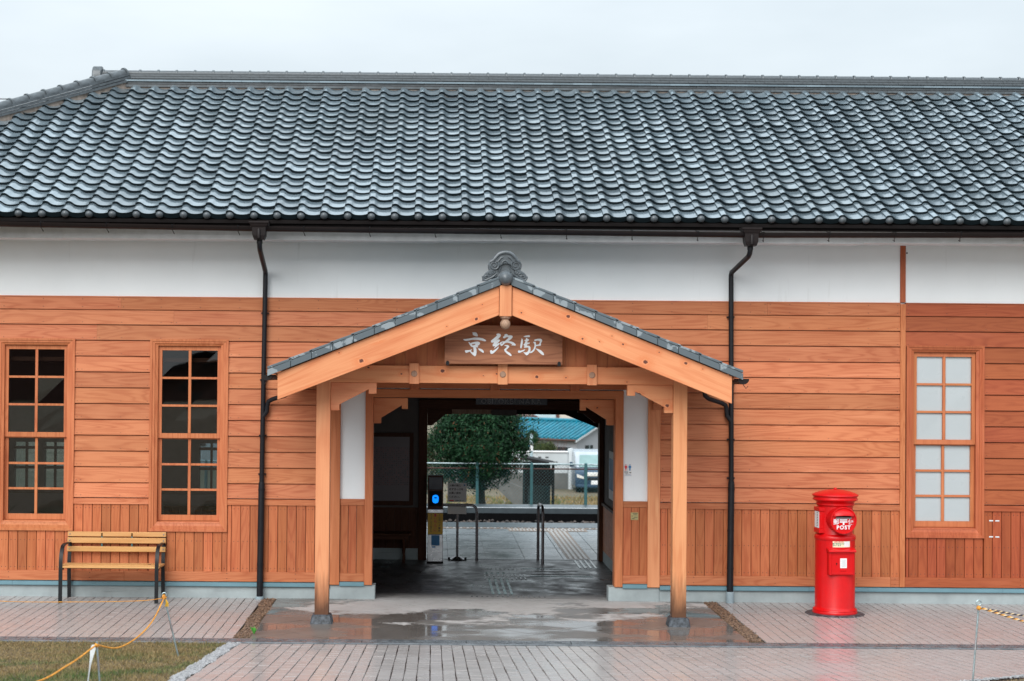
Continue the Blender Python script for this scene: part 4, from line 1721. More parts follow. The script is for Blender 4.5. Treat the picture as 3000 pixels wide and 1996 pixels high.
# ================================================================== station name board in the gable
SY = -2.005
sg = tag(empty('station_name_board', (.729, SY, 2.95)), 'brown weathered wooden board in the porch gable with white brush letters', 'sign')
box('board', .110, 1.348, SY, SY + .035, 2.747, 3.155, 'sign_wood', sg, bev=.003)
for x in (.142, 1.312):
    b = MB()
    b.prism([(x - .016, 2.738), (x + .016, 2.738), (x + .016, 2.764), (x + .011, 2.775), (x, 2.780), (x - .011, 2.775), (x - .016, 2.764)], 'Y', SY - .012, SY - .001)
    b.build('bracket', 'black_iron', sg, centre=True)
    box('bracket_foot', x - .016, x + .016, SY - .011, SY + .10, 2.730, 2.7375, 'black_iron', sg)


def glyph(u, v):
    return (.2425 + u * .0004112, 3.1335 - v * .0004112)


STROKES = [
    [[(375, 140), (430, 130), (480, 138), (515, 180), (525, 235), (480, 235), (420, 215), (385, 190), (400, 175)]],
    [[(140, 310), (220, 305), (330, 285), (430, 265), (560, 268), (650, 285), (710, 315), (738, 350), (700, 360), (640, 345), (560, 330), (470, 325), (380, 325), (290, 345), (220, 355), (180, 345)]],
    [[(282, 385), (305, 378), (330, 410), (420, 380), (520, 368), (570, 385), (580, 415), (560, 450), (520, 480), (535, 500), (515, 520), (470, 515), (380, 510), (345, 490), (310, 440)], [(370, 440), (385, 470), (430, 460), (465, 437), (455, 425)]],
    [[(405, 512), (470, 512), (490, 560), (495, 640), (480, 720), (455, 745), (430, 735), (385, 700), (320, 625), (250, 655), (215, 655), (195, 620), (200, 595), (260, 590), (320, 585), (385, 565), (345, 610), (380, 640), (415, 645), (420, 600)]],
    [[(525, 545), (580, 545), (640, 570), (675, 610), (682, 645), (660, 655), (610, 625), (560, 590)]],
    [[(990, 185), (1010, 165), (1050, 155), (1095, 170), (1112, 195), (1100, 235), (1050, 290), (985, 345), (1040, 310), (1080, 315), (1088, 340), (1060, 375), (1000, 430), (1060, 400), (1088, 420), (1050, 460), (990, 505), (940, 540), (935, 530), (970, 485), (905, 485), (900, 440), (930, 405), (935, 385), (880, 395), (855, 365), (860, 340), (910, 300), (985, 235), (1015, 200)]],
    [[(1060, 485), (1050, 530), (1000, 590), (930, 660), (885, 682), (850, 670), (835, 630), (840, 590), (870, 580), (900, 605), (960, 570), (1010, 530)]],
    [[(1205, 180), (1245, 165), (1285, 185), (1290, 205), (1350, 200), (1400, 210), (1415, 240), (1390, 280), (1340, 325), (1300, 350), (1380, 360), (1440, 385), (1485, 425), (1495, 455), (1470, 465), (1380, 455), (1400, 430), (1340, 400), (1270, 390), (1220, 400), (1140, 475), (1110, 470), (1085, 410), (1100, 380), (1150, 360), (1210, 355), (1290, 280), (1310, 250), (1260, 250), (1200, 280), (1165, 270), (1165, 240), (1200, 215)], [(1122, 400), (1135, 428), (1170, 392), (1150, 385)]],
    [[(1195, 465), (1230, 450), (1290, 450), (1325, 475), (1325, 500), (1290, 540), (1245, 580), (1290, 620), (1350, 655), (1385, 700), (1388, 725), (1360, 730), (1310, 700), (1260, 665), (1210, 610), (1195, 570), (1215, 545), (1265, 500), (1255, 485)]],
    [[(1685, 230), (1740, 205), (1830, 193), (1855, 205), (1850, 240), (1820, 245), (1750, 245), (1710, 240)]],
    [[(1645, 270), (1675, 320), (1672, 400), (1655, 480), (1640, 530), (1615, 530), (1603, 500), (1615, 420), (1625, 350)]],
    [[(1750, 270), (1780, 265), (1795, 295), (1830, 300), (1825, 330), (1790, 350), (1785, 385), (1850, 380), (1845, 410), (1785, 430), (1775, 460), (1840, 470), (1868, 500), (1872, 570), (1850, 640), (1800, 700), (1765, 710), (1730, 680), (1685, 622), (1740, 635), (1785, 622), (1815, 575), (1820, 520), (1795, 508), (1720, 520), (1695, 500), (1720, 472), (1685, 445), (1720, 400), (1738, 345), (1700, 330), (1745, 305)]],
    [[(1545, 610), (1570, 580), (1610, 592), (1660, 580), (1735, 550), (1720, 585), (1680, 612), (1600, 645), (1560, 645)]],
    [[(1940, 380), (1945, 360), (2000, 365), (2010, 440), (2070, 430), (2095, 405), (2110, 350), (2050, 330), (1985, 345), (1958, 325), (1975, 302), (2050, 285), (2120, 280), (2160, 305), (2165, 340), (2140, 385), (2130, 415), (2140, 440), (2120, 462), (2012, 472), (1998, 525), (1960, 600), (1900, 645), (1858, 650), (1855, 622), (1905, 595), (1945, 550), (1968, 480), (1970, 420)]],
    [[(1995, 530), (2060, 542), (2140, 580), (2200, 640), (2218, 690), (2195, 705), (2150, 682), (2080, 620)]],
]
for i, loops in enumerate(STROKES):
    P3 = [[Vector((*glyph(*p), 0)) for p in lp] for lp in loops]
    tris = tessellate_polygon(P3)
    flat = [p for lp in P3 for p in lp]
    yf = SY - .005 - .0004 * (i % 7)
    vs = [(p.x, yf, p.y) for p in flat] + [(p.x, SY + .001, p.y) for p in flat]
    n_ = len(flat)
    fs = [tuple(t) for t in tris]
    o_ = 0
    for lp in P3:
        m_ = len(lp)
        fs += [(o_ + k, o_ + (k + 1) % m_, n_ + o_ + (k + 1) % m_, n_ + o_ + k) for k in range(m_)]
        o_ += m_
    b = MB(); b.add(vs, fs)
    b.build('brush_stroke', 'white_paint', sg)

# ================================================================== inside the hall
YBK = 4.05
bk = MB()
OX0, OX1, OZ = -.087, 2.351, 2.133
BW = (-6.0, -2.9, .95, 1.62)      # window in the rear wall
RW = [(-5.95, -5.60), (-5.52, -5.22), (-3.32, -2.98)]
x = XW0
for (wa, wb) in RW:
    bk.box(x, wa, YBK + .012, YBK + .15, 0, 4.6)
    bk.box(wa, wb, YBK + .012, YBK + .15, 0, BW[2])
    bk.box(wa, wb, YBK + .012, YBK + .15, BW[3], 4.6)
    x = wb
bk.box(x, OX0 - .06, YBK + .012, YBK + .15, 0, 4.6)
bk.box(OX0 - .06, OX1 + .05, YBK + .012, YBK + .15, OZ + .07, 4.6)
bk.box(OX1 + .05, XW1, YBK + .012, YBK + .15, 0, 4.6)
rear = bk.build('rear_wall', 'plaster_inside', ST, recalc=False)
for (wa, wb) in RW:
    box('transom', wa, wb, YBK + .03, YBK + .09, 1.24, 1.28, 'dark_wood_x', rear)
    box('transom', wa, wb, YBK + .03, YBK + .09, 1.52, 1.56, 'dark_wood_x', rear)
    put('pane', mesh([(wa, YBK + .06, BW[2]), (wb, YBK + .06, BW[2]), (wb, YBK + .06, BW[3]), (wa, YBK + .06, BW[3])], [(0, 1, 2, 3)]), 'glass_dim', rear)
    box('mullion', (wa + wb) / 2 - .015, (wa + wb) / 2 + .015, YBK + .035, YBK + .085, BW[2], BW[3], 'dark_wood', rear)
box('window_sill', BW[0] - .05, BW[1] + .05, YBK - .03, YBK + .18, BW[2] - .05, BW[2], 'dark_wood_x', rear)
box('door_post', -.205, -.087, YBK - .05, YBK + .18, .0, 2.27, 'dark_wood', ST, bev=.004)
box('door_post', 2.351, 2.416, YBK - .05, YBK + .18, .0, 2.27, 'dark_wood', ST, bev=.004)
box('rear_lintel', -.205, 2.416, YBK - .052, YBK + .182, OZ, 2.268, 'dark_wood_x', ST, bev=.004)
# rear corner braces
prism('rear_bracket', [(-.086, 2.132), (.26, 2.132), (.26, 2.06), (.17, 2.06), (-.02, 1.90), (-.086, 1.90)], 'Y', YBK + .02, YBK + .10, 'dark_wood_x', ST)
prism('rear_bracket', [(2.350, 2.132), (2.05, 2.132), (2.05, 2.10), (2.13, 2.08), (2.30, 1.95), (2.350, 1.95)], 'Y', YBK + .02, YBK + .10, 'dark_wood_x', ST)
# dado boards on the rear wall, left of the opening
x = -3.8
while x < -.21:
    x1_ = min(x + .105, -.207)
    box('dado_board', x + .002, x1_ - .002, YBK - .004, YBK + .012, .16, .70, 'dark_wood', rear)
    x = x1_
box('dado_rail', -3.8, -.207, YBK - .02, YBK + .012, .701, .737, 'dark_wood_x', rear)
box('plinth', -3.8, -.207, YBK - .006, YBK + .012, 0, .159, 'concrete_base', rear)
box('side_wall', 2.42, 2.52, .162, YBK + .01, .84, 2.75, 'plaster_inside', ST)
y = .165
while y < YBK - .06:
    y1_ = min(y + .12, YBK - .055)
    box('dado_board', 2.404, 2.42, y + .002, y1_ - .002, .16, .80, 'timber_depth', ST)
    y = y1_
box('counter', 2.38, 2.5, .165, YBK - .055, .801, .839, 'dark_wood_x', ST)
box('plinth', 2.408, 2.5, .21, YBK - .055, 0, .159, 'concrete_base', ST)
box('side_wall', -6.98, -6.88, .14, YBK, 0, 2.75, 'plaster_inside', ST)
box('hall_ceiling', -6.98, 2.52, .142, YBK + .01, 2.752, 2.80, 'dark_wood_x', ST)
box('end_wall', XW0 - .02, XW0 + .1, .0, YBK + .15, 0, 4.6, 'plaster', ST)
box('end_wall', XW1 - .1, XW1 + .02, .0, YBK + .15, 0, 4.6, 'plaster', ST)
# platform-side canopy edge
box('canopy_board', .264, .86, 5.30, 5.34, 2.035, 2.105, 'weathered_wood', ST)
box('canopy_board', .862, 1.24, 5.28, 5.32, 2.02, 2.105, 'plaster_inside', ST)
box('canopy_beam', -4, 4.6, 5.35, 5.5, 2.035, 2.12, 'eave_dark', ST)
prism('canopy_brace', [(1.98, 2.03), (2.72, 1.74), (2.72, 2.12), (1.98, 2.12)], 'Y', 5.36, 5.44, 'eave_dark', ST)
prism('canopy_shade_ceiling', [(YBK + .15, 2.62), (7.3, 2.42), (7.3, 2.46), (YBK + .15, 2.66)], 'X', -4, 4.6, 'eave_dark', ST)  # unseen from the camera, extended over the platform to shade it and the hall

# timetable
tt = tag(empty('timetable_board', (-.62, YBK - .03, .78)), 'dark framed timetable behind glare on the hall rear wall', 'notice board')
b = MB()
b.box(-1.30, -.281, YBK - .045, YBK - .001, 1.737, 1.791); b.box(-1.30, -.281, YBK - .045, YBK - .001, .771, .829)
b.box(-1.30, -1.25, YBK - .044, YBK - .001, .829, 1.737); b.box(-.335, -.281, YBK - .044, YBK - .001, .829, 1.737)
b.build('frame', 'dark_wood', tt)
box('sheet', -1.25, -.335, YBK - .020, YBK - .014, .829, 1.737, 'timetable_print', tt)
# hall bench
hbn = tag(empty('hall_bench', (-.9, 3.75, 0)), 'dark brown wooden bench against the hall rear wall', 'bench')
box('seat', -2.0, -.30, 3.62, 3.98, .375, .405, 'dark_wood_x', hbn, bev=.004)
box('apron_rail', -1.95, -.34, 3.64, 3.66, .32, .374, 'dark_wood_x', hbn)
for lx in (-1.88, -.40):
    for ly in (3.66, 3.93):
        b = MB(); b.lathe([(.018, 0), (.020, .04), (.016, .10), (.022, .18), (.016, .22), (.024, .28), (.022, .374)], (lx, ly, 0), 10)
        b.build('leg', 'dark_wood', hbn, smooth=True, centre=True)
# posters on the side wall
for i, (ya_, yb_, za2, zb2, m_, lab) in enumerate(((.9, 1.5, 1.30, 1.72, 'paper', 'upper pale poster nearest the doorway on the right hall wall'), (1.7, 2.25, 1.25, 1.75, 'cream', 'upper cream poster in the middle of the right hall wall'), (1.0, 1.75, .90, 1.22, 'paper', 'low pale leaflet sheet by the counter on the right hall wall'), (2.5, 3.3, .95, 1.6, 'paper', 'large pale poster at the far end of the right hall wall'))):
    p = box('poster', 2.412, 2.419, ya_, yb_, za2, zb2, m_)
    tag(p, lab, 'poster', 'posters on the right hall wall')
    box('picture_block', 2.409, 2.412, ya_ + .05, yb_ - .05, za2 + .2 * (zb2 - za2), zb2 - .1, 'ink_blue' if i % 2 else 'rust', p)
# next-station board under the lintel
ns = tag(empty('direction_board', (1.1, 3.88, 2.2)), 'dark navy direction board with grey letters hanging behind the lintel', 'sign')
box('board', .593, 1.60, 3.875, 3.90, 2.207, 2.40, 'sign_navy', ns)
text('lettering', 'OBITOKE', .098, 'grey_letters', ns, (.89, 3.873, 2.250), spacing=1.12, bold=.0012)
text('lettering', 'NARA', .098, 'grey_letters', ns, (1.355, 3.873, 2.250), spacing=1.35, bold=.0012)
box('divider', 1.136, 1.144, 3.871, 3.875, 2.213, 2.36, 'grey_letters', ns)

# card reader
cr = tag(empty('card_reader', (.036, 3.70, 0)), 'slim steel ticket card reader with glowing blue screen and yellow label', 'card reader')
box('body', -.072, .144, 3.63, 3.86, .02, .40, 'steel', cr, bev=.006)
box('foot', -.080, .150, 3.62, 3.87, .0, .02, 'rubber', cr)
box('label_panel', -.070, .142, 3.626, 3.86, .402, .695, 'yellow_label', cr, bev=.003)
box('ledge', -.076, .148, 3.605, 3.86, .697, .752, 'steel', cr, bev=.006)
box('head', -.072, .144, 3.628, 3.85, .754, 1.213, 'rust', cr, bev=.008)
box('reader_face', -.050, .124, 3.620, 3.6275, .79, 1.000, 'rubber', cr, bev=.003)
box('top_face', -.056, .130, 3.620, 3.6275, 1.022, 1.195, 'sign_navy', cr, bev=.003)
pts = []
for k in range(24):
    a = 2 * pi * k / 24
    pts.append((.036 + .043 * cos(a), .892 + (.022 if sin(a) >= 0 else -.022) + .036 * sin(a)))
prism('screen', pts, 'Y', 3.614, 3.6195, 'reader_screen', cr)
box('screen_mark', .018, .054, 3.612, 3.6138, .900, .918, 'rubber', cr)
box('sticker', -.018, .098, 3.625, 3.6295, .245, .390, 'ink_blue', cr)
box('sticker_band', -.010, .040, 3.6235, 3.6249, .215, .237, 'ink_blue', cr)
for col_, body, m_, sz in ((.094, 'ICカード専用', 'ink', .034), (.036, 'こちらに', 'ink_red', .052), (-.022, 'タッチしてください', 'ink', .026)):
    n_ = len(body)
    for k, ch in enumerate(body):
        text('lettering', ch, sz, m_, cr, (col_, 3.6245, .665 - (.04 if m_ == 'ink_red' else 0) - k * sz * 1.08 + .005), bold=.0006)
prism('arrow', [(.036, .690), (.060, .665), (.045, .665), (.045, .648), (.027, .648), (.027, .665), (.012, .665)], 'Y', 3.6235, 3.6255, 'ink_red', cr)

# handrails
hr = tag(empty('handrail', (.3, 3.93, 0)), 'dark steel handrail bending down beside the card reader', 'handrail')
b = MB()
b.tube([(-.05, 3.95, .786), (.52, 3.95, .786), (.565, 3.95, .780), (.598, 3.95, .760), (.617, 3.95, .727), (.622, 3.95, .68), (.625, 3.95, .0)], .0205, 12)
b.build('rail', 'rail_steel', hr, smooth=True)
hr = tag(empty('handrail', (1.515, 3.85, 0)), 'free-standing black loop handrail in the middle of the rear opening', 'handrail')
b = MB()
b.tube([(1.535, 3.64, .0), (1.533, 3.64, .70), (1.532, 3.65, .75), (1.530, 3.68, .785), (1.526, 3.74, .80), (1.505, 4.0, .80), (1.500, 4.05, .785), (1.498, 4.08, .75), (1.497, 4.085, .70), (1.497, 4.085, .0)], .021, 12)
b.build('rail', 'rail_steel', hr, smooth=True)
# notice stand
nsd = tag(empty('notice_stand', (.35, 4.02, 0)), 'white notice board on a steel pole stand by the handrail', 'notice stand')
b = MB(); b.lathe([(.018, .02), (.018, .80)], (.35, 4.03, 0), 12); b.build('pole', 'rail_steel', nsd, smooth=True)
b = MB(); b.lathe([(.0, .06), (.02, .06), (.045, .05), (.11, .012), (.125, .0)], (.35, 4.03, 0), 24); b.build('foot', 'rail_steel', nsd, smooth=True)
for x in (.235, .468):
    b = MB(); b.lathe([(0, .045), (.014, .04), (.018, .02), (.012, .0)], (x, 4.0, 0), 10); b.build('castor', 'rubber', nsd, smooth=True)
box('notice', .208, .474, 3.985, 3.995, .826, 1.092, 'paper', nsd)
box('lower_sheet', .210, .474, 3.985, 3.992, .654, .767, 'paper', nsd)
for k, (ln, w_) in enumerate((('入場の前に', 0), ('必ずきっぷを', 0), ('お買い求め', 0), ('ください。', 0))):
    text('lettering', ln, .034, 'ink', nsd, (.226, 3.9835, 1.055 - k * .053), align='LEFT', bold=.0008)
box('lettering', .228, .295, 3.982, 3.9845, .836, .852, 'ink_red', nsd)
text('lettering', 'は自動改札です', .019, 'ink', nsd, (.372, 3.9835, .844), bold=.0004)
box('logo', .435, .455, 3.982, 3.9845, 1.052, 1.072, 'ink_blue', nsd)

# ---- tactile paving through the hall
tp = kind(empty('tactile_path', (0, 0, 0)), 'structure')


def bar(x0, x1, y0, y1, m, par, h=.006):
    box('tactile_bar', x0, x1, y0, y1, .0005, h, m, par, bev=.002)


for k in range(4):          # towards the entrance
    xk = .715 + k * .075
    y = .50
    while y < 1.80:
        bar(xk, xk + .034, y, y + .28, 'tactile_teal', tp)
        y += .30
for k in range(4):
    bar(.70 + k * .075, .735 + k * .075, 2.48, 2.62, 'tactile_teal', tp)
for (y0_, y1_, n_) in ((1.90, 2.44, 10), (2.92, 3.10, 10)):       # turning blocks
    for k in range(n_):
        xk = .67 + k * .058
        bar(xk, xk + .022, y0_, y0_ + (y1_ - y0_) * .46, 'tactile_dark', tp)
        bar(xk + .006, xk + .028, y0_ + (y1_ - y0_) * .54, y1_, 'tactile_dark', tp)
for (y0_, xa, xb) in ((2.24, 1.27, 2.10), (3.05, 1.22, 1.77), (2.46, 1.30, 2.08), (2.80, 1.25, 1.95)):
    x = xa
    while x < xb - .05:
        bar(x, min(x + .27, xb), y0_, y0_ + .034, 'tactile_teal' if y0_ < 2.4 or y0_ > 3 else 'tactile_dark', tp)
        x += .28
for k in range(4):          # from the platform
    xk = 2.0 + k * .072
    bar(xk, xk + .034, 3.15, 4.08, 'tactile_teal', tp)
for k in range(15):         # warning row at the door
    xk = .46 + k * .0615
    bar(xk, xk + .024, .24, .30, 'tactile_dark', tp)

# ================================================================== platforms and track
pf = kind(box('platform', -14, 18, 4.205, 9.75, -1.0, -.012, 'platform_side'), 'structure')
V0 = mesh(boxv(-.2725, .2725, -.522, .522, -.02, 0), BOXF)
bevel_me(V0, .004)
V0.materials.append(MAT['platform_slab'])
ys = [4.21, 4.614, 5.62, 6.66, 7.70, 8.72]
for i in range(5):
    for k in range(-9, 9):
        cx_ = .773 + (k + .5) * .549
        o = bpy.data.objects.new('slab', V0)
        COL.objects.link(o); o.parent = pf
        cy_ = (ys[i] + ys[i + 1]) / 2
        o.location = Vector((cx_, cy_, random.gauss(0, .0008))) - pf.location
        o.scale = (1, (ys[i + 1] - ys[i] - .006) / 1.044, 1)
box('threshold', -.2, 2.42, 4.118, 4.203, -.06, .004, 'platform_edge', pf)
for (a, b_) in ((-14, .25), (.252, 3.3), (3.302, 18)):
    box('coping', a, b_, 8.90, 9.79, -.25, .012, 'platform_edge', pf, bev=.012)
box('warning_strip', -14, 18, 8.725, 8.895, -.02, .002, 'tactile_tan', pf)
for k in range(150):
    xk = -4 + k * .058
    box('tactile_bar', xk, xk + .036, 8.73, 8.89, .002, .008, 'tactile_bar' if k % 2 else 'tactile_tan', pf)
box('tactile_panel', 1.93, 2.26, 4.21, 8.30, .001, .003, 'tactile_tan', pf)
box('tactile_panel', 1.28, 2.60, 8.30, 8.722, .001, .0035, 'tactile_tan', pf)
for k in range(4):
    xk = 1.965 + k * .072
    y = 4.22
    while y < 8.28:
        box('tactile_bar', xk, xk + .038, y, y + .285, .003, .009, 'tactile_bar', pf)
        y += .30
for k in range(22):
    xk = 1.30 + k * .058
    box('tactile_bar', xk, xk + .03, 8.34, 8.70, .0035, .009, 'tactile_bar', pf)
far = kind(box('platform', -20, 24, 12.98, 13.95, -1.05, .0, 'platform_edge'), 'structure')
box('platform_face', -20, 24, 12.966, 12.979, -1.05, -.10, 'platform_side', far)
box('white_line', -20, 24, 13.05, 13.13, .001, .003, 'paper', far)
kind(box('track_bed', -30, 34, 9.80, 12.96, -1.04, -.34, 'ballast'), 'structure')
rr = random.Random(8)
o = scatter_stones('ballast', 'ballast', [(rr.uniform(-5, 9), (lambda q: q)(12.9 - 3.0 * rr.random() ** 1.6), -.30 + rr.uniform(-.03, .07)) for k in range(5200)], .035, 9)
kind(o, 'stuff'); o['label'] = 'brown ballast stones between the two platforms'
for y in (10.85, 11.95):
    b = MB(); b.prism([(y - .06, -.335), (y + .06, -.335), (y + .012, -.31), (y + .012, -.24), (y + .032, -.23), (y + .032, -.20), (y - .032, -.20), (y - .032, -.23), (y - .012, -.24), (y - .012, -.31)], 'X', -30, 34)
    kind(tag(b.build('rail_track', 'rust', None), 'rusty running rail %s the near platform' % ('nearer' if y < 11 else 'farther from'), 'rail'), 'structure')

# ================================================================== beyond the tracks
fn = tag(empty('chain_link_fence', (1.5, 14.0, 0)), 'green chain-link fence with steel posts along the far platform', 'fence')
for k in range(-6, 8):
    x = .895 + k * 1.098
    b = MB(); b.lathe([(.032, -.1), (.032, .83), (.0, .845)], (x, 14.0, 0), 10); b.build('post', 'fence_green', fn, smooth=True)
b = MB(); b.tube([(-6, 14.0, .82), (9, 14.0, .805)], .017, 8); b.build('top_rail', 'galvanised', fn, smooth=True)
b = MB(); b.tube([(-6, 14.02, .72), (9, 14.02, .71)], .014, 8); b.build('mid_rail', 'rust', fn, smooth=True)
b = MB()
x = -2.5
while x < 5.5:
    b.tube([(x, 14.01, .0), (x + .80, 14.01, 0.80)], .0017, 3, cap=False)
    b.tube([(x + .80, 14.012, .0), (x, 14.012, 0.80)], .0017, 3, cap=False)
    x += .068
b.build('wire_mesh', 'fence_green', fn, recalc=False)['kind'] = 'stuff'


def crown(name, parent, c, rad, n, size, mat, seed, lumps=9):
    r_ = random.Random(seed)
    L = []
    for k in range(lumps):
        a, e = r_.uniform(0, 2 * pi), r_.uniform(-.9, 1.2)
        L.append((Vector((cos(a) * cos(e), sin(a) * cos(e), sin(e))), r_.uniform(.05, .22)))
    V, F = [], []
    clumps = []
    for k in range(150):
        d = Vector((r_.gauss(0, 1), r_.gauss(0, 1), r_.gauss(0, 1))).normalized()
        t = r_.uniform(.55, 1.0)
        clumps.append((Vector((d.x * rad[0] * t, d.y * rad[1] * t, d.z * rad[2] * t)), r_.uniform(.07, .17) * rad[0]))
    for k in range(n):
        d = Vector((r_.gauss(0, 1), r_.gauss(0, 1), r_.gauss(0, 1))).normalized()
        bulge = 1 + sum(w * max(0, d.dot(l_)) ** 5 for l_, w in L) - .06
        t = r_.random() ** .33
        p = Vector((c[0] + d.x * rad[0] * bulge * t, c[1] + d.y * rad[1] * bulge * t, c[2] + d.z * rad[2] * bulge * t))
        p += Vector((r_.gauss(0, .02), r_.gauss(0, .02), r_.gauss(0, .02)))
        if k % 5:
            cc, sg_ = clumps[r_.randrange(len(clumps))]
            off = Vector((r_.gauss(0, sg_), r_.gauss(0, sg_), r_.gauss(0, sg_)))
            p = Vector(c) + cc + off
            d = (off.normalized() + cc.normalized()).normalized()
        s = size * r_.uniform(.6, 1.3)
        nrm = (d + Vector((r_.gauss(0, .6), r_.gauss(0, .6), r_.gauss(0, .6)))).normalized()
        u = nrm.orthogonal().normalized()
        u = (Matrix.Rotation(r_.uniform(0, 6.28), 3, nrm) @ u)
        w = nrm.cross(u)
        i = len(V)
        V += [p - u * s, p + w * s * .38 + nrm * s * .1, p + u * s, p - w * s * .38 + nrm * s * .1]
        F.append((i, i + 1, i + 2, i + 3))
    o_ = put(name, mesh(V, F), mat, parent)
    return o_


def trunk_mesh(base, top, r0, r1, seed, limbs=7, spread=.6):
    r_ = random.Random(seed)
    b_ = MB()
    base, top = Vector(base), Vector(top)
    n = 6
    pts = [base.lerp(top, i / (n - 1)) + Vector((r_.gauss(0, .02), r_.gauss(0, .02), 0)) for i in range(n)]
    b_.tube(pts, [r0 + (r1 - r0) * i / (n - 1) for i in range(n)], 9)
    for k in range(limbs):
        s = pts[r_.randint(2, n - 1)]
        a = r_.uniform(0, 6.28)
        e = s + Vector((cos(a) * spread, sin(a) * spread, r_.uniform(.2, .6)))
        m = s.lerp(e, .5) + Vector((0, 0, -.05))
        b_.tube([s, m, e], [r1 * .8, r1 * .5, r1 * .2], 6)
    return b_


tr_ = tag(empty('evergreen_tree', (.95, 14.9, -.05)), 'dense round dark evergreen tree leaning over the far fence', 'tree')
trunk_mesh((1.05, 14.95, -.3), (.95, 14.75, 1.4), .085, .045, 3).build('trunk', 'bark', tr_, smooth=True)
crown('crown', tr_, (.93, 14.72, 1.24), (.97, .9, 1.0), 46000, .037, 'leaf', 4, 14)
sb_ = tag(empty('hedge_bush', (-.7, 16.0, -.6)), 'reddish green bush half hidden left of the round tree', 'bush')
trunk_mesh((-.7, 16.0, -.8), (-.7, 16.0, .5), .06, .03, 15, 5, .4).build('trunk', 'bark', sb_, smooth=True)
crown('crown', sb_, (-.75, 16.0, .75), (1.05, .7, 1.0), 16000, .036, 'shrub_leaf', 16)
bd = tag(empty('far_house', (-9, 62, -2.15)), 'plain grey house with a dark roof far left beyond the tracks', 'house')
prism('wall', [(-14, -2.2), (-4, -2.2), (-4, .4), (-9, 2.4), (-14, .4)], 'Y', 60, 66, 'house_wall', bd)
prism('roof', [(-14.5, .2), (-9, 2.4), (-3.5, .2), (-3.5, .4), (-9, 2.65), (-14.5, .4)], 'Y', 59.5, 66.5, 'eave_dark', bd)
for wx in (-12.2, -9.6, -6.6):
    box('window', wx, wx + 1.2, 59.95, 60.02, -1.0, .1, 'window_dark', bd)
sb_ = tag(empty('garden_shrub', (4.6, 51, -2.1)), 'rounded clipped shrub above the white block wall', 'shrub')
trunk_mesh((4.55, 51, -2.2), (4.55, 51, -.8), .06, .03, 5, 4, .3).build('trunk', 'bark', sb_, smooth=True)
crown('crown', sb_, (4.75, 51, -.62), (.55, .5, .32), 2600, .05, 'shrub_leaf', 6)
sb_ = tag(empty('garden_shrub', (4.35, 52, -2.1)), 'tall narrow dark shrub left of the blue roof', 'shrub')
trunk_mesh((4.3, 52, -2.2), (4.3, 52, -.3), .06, .03, 7, 3, .2).build('trunk', 'bark', sb_, smooth=True)
crown('crown', sb_, (4.32, 52, -.22), (.26, .25, .40), 1800, .05, 'leaf', 8)
sb_ = tag(empty('bare_shrub', (5.35, 51.5, -2.1)), 'bare reddish twiggy shrub in front of the blue-roofed house', 'shrub')
r_ = random.Random(12)
b = MB()
for k in range(26):
    a = r_.uniform(-.9, .9)
    x0_ = 5.35 + r_.uniform(-.3, .3)
    b.tube([(x0_, 51.5, -2.1), (x0_ + a * .25, 51.5 + r_.gauss(0, .1), -1.2), (x0_ + a * .7, 51.5 + r_.gauss(0, .2), -.25 + r_.uniform(-.3, .25))], [.02, .012, .004], 4)
b.build('twigs', 'rust', sb_)

# blue-roofed house
HA = radians(-40)
ax, ay = cos(HA), sin(HA)
px_, py_ = -ay * -1, ax * -1          # towards the viewer's left, across the ridge
hs = tag(empty('tiled_house', (5.5, 57, -2.15)), 'grey house with bright blue tiled roof beyond the tracks', 'house')


def hpt(s, t, z):
    """s along the ridge from the right gable, t across towards the viewer"""
    return (7.5 - ax * s + (-.643) * t, 56.0 - ay * s + (-.766) * t, z)


hw = MB()
for (s0, s1, t0, t1, z0, z1) in ((.0, 4.4, -1.65, 1.65, -2.3, -.28),):
    vs = [hpt(s0, t0, z0), hpt(s1, t0, z0), hpt(s1, t1, z0), hpt(s0, t1, z0), hpt(s0, t0, z1), hpt(s1, t0, z1), hpt(s1, t1, z1), hpt(s0, t1, z1)]
    hw.add(vs, BOXF)
hw.add([hpt(.0, -1.65, -.28), hpt(.0, 1.65, -.28), hpt(.0, 0, .30), hpt(.05, -1.65, -.28), hpt(.05, 1.65, -.28), hpt(.05, 0, .30)], [(0, 1, 2), (5, 4, 3), (0, 2, 5, 3), (1, 4, 5, 2)])
hw.build('wall', 'house_wall', hs)
for sg_ in (-1, 1):
    b = MB()
    b.add([hpt(-.22, 0, .40), hpt(4.6, 0, .40), hpt(4.6, sg_ * 1.95, -.30), hpt(-.22, sg_ * 1.95, -.30), hpt(-.22, 0, .34), hpt(4.6, 0, .34), hpt(4.6, sg_ * 1.95, -.36), hpt(-.22, sg_ * 1.95, -.36)], BOXF)
    rf = b.build('roof', 'blue_tile', hs)
    for k in range(20):
        s_ = -.14 + k * .245
        b = MB()
        b.tube([hpt(s_, 0, .425), hpt(s_, sg_ * .98, .075), hpt(s_, sg_ * 1.97, -.275)], .045, 6)
        b.build('tile_row', 'blue_tile', rf, smooth=True)
    b = MB()
    b.add([hpt(-.24, 0, .335), hpt(-.24, sg_ * 1.97, -.365), hpt(-.24, sg_ * 1.97, -.45), hpt(-.24, 0, .25), hpt(-.19, 0, .335), hpt(-.19, sg_ * 1.97, -.365), hpt(-.19, sg_ * 1.97, -.45), hpt(-.19, 0, .25)], BOXF)
    b.build('barge_board', 'block_white', hs)
b = MB(); b.tube([hpt(-.25, 0, .47), hpt(4.6, 0, .47)], .085, 8); b.build('ridge', 'blue_tile', hs, smooth=True)
b = MB(); b.tube([hpt(-.2, 1.97, -.36), hpt(4.6, 1.97, -.36)], .04, 6); b.build('gutter', 'rust', hs, smooth=True)
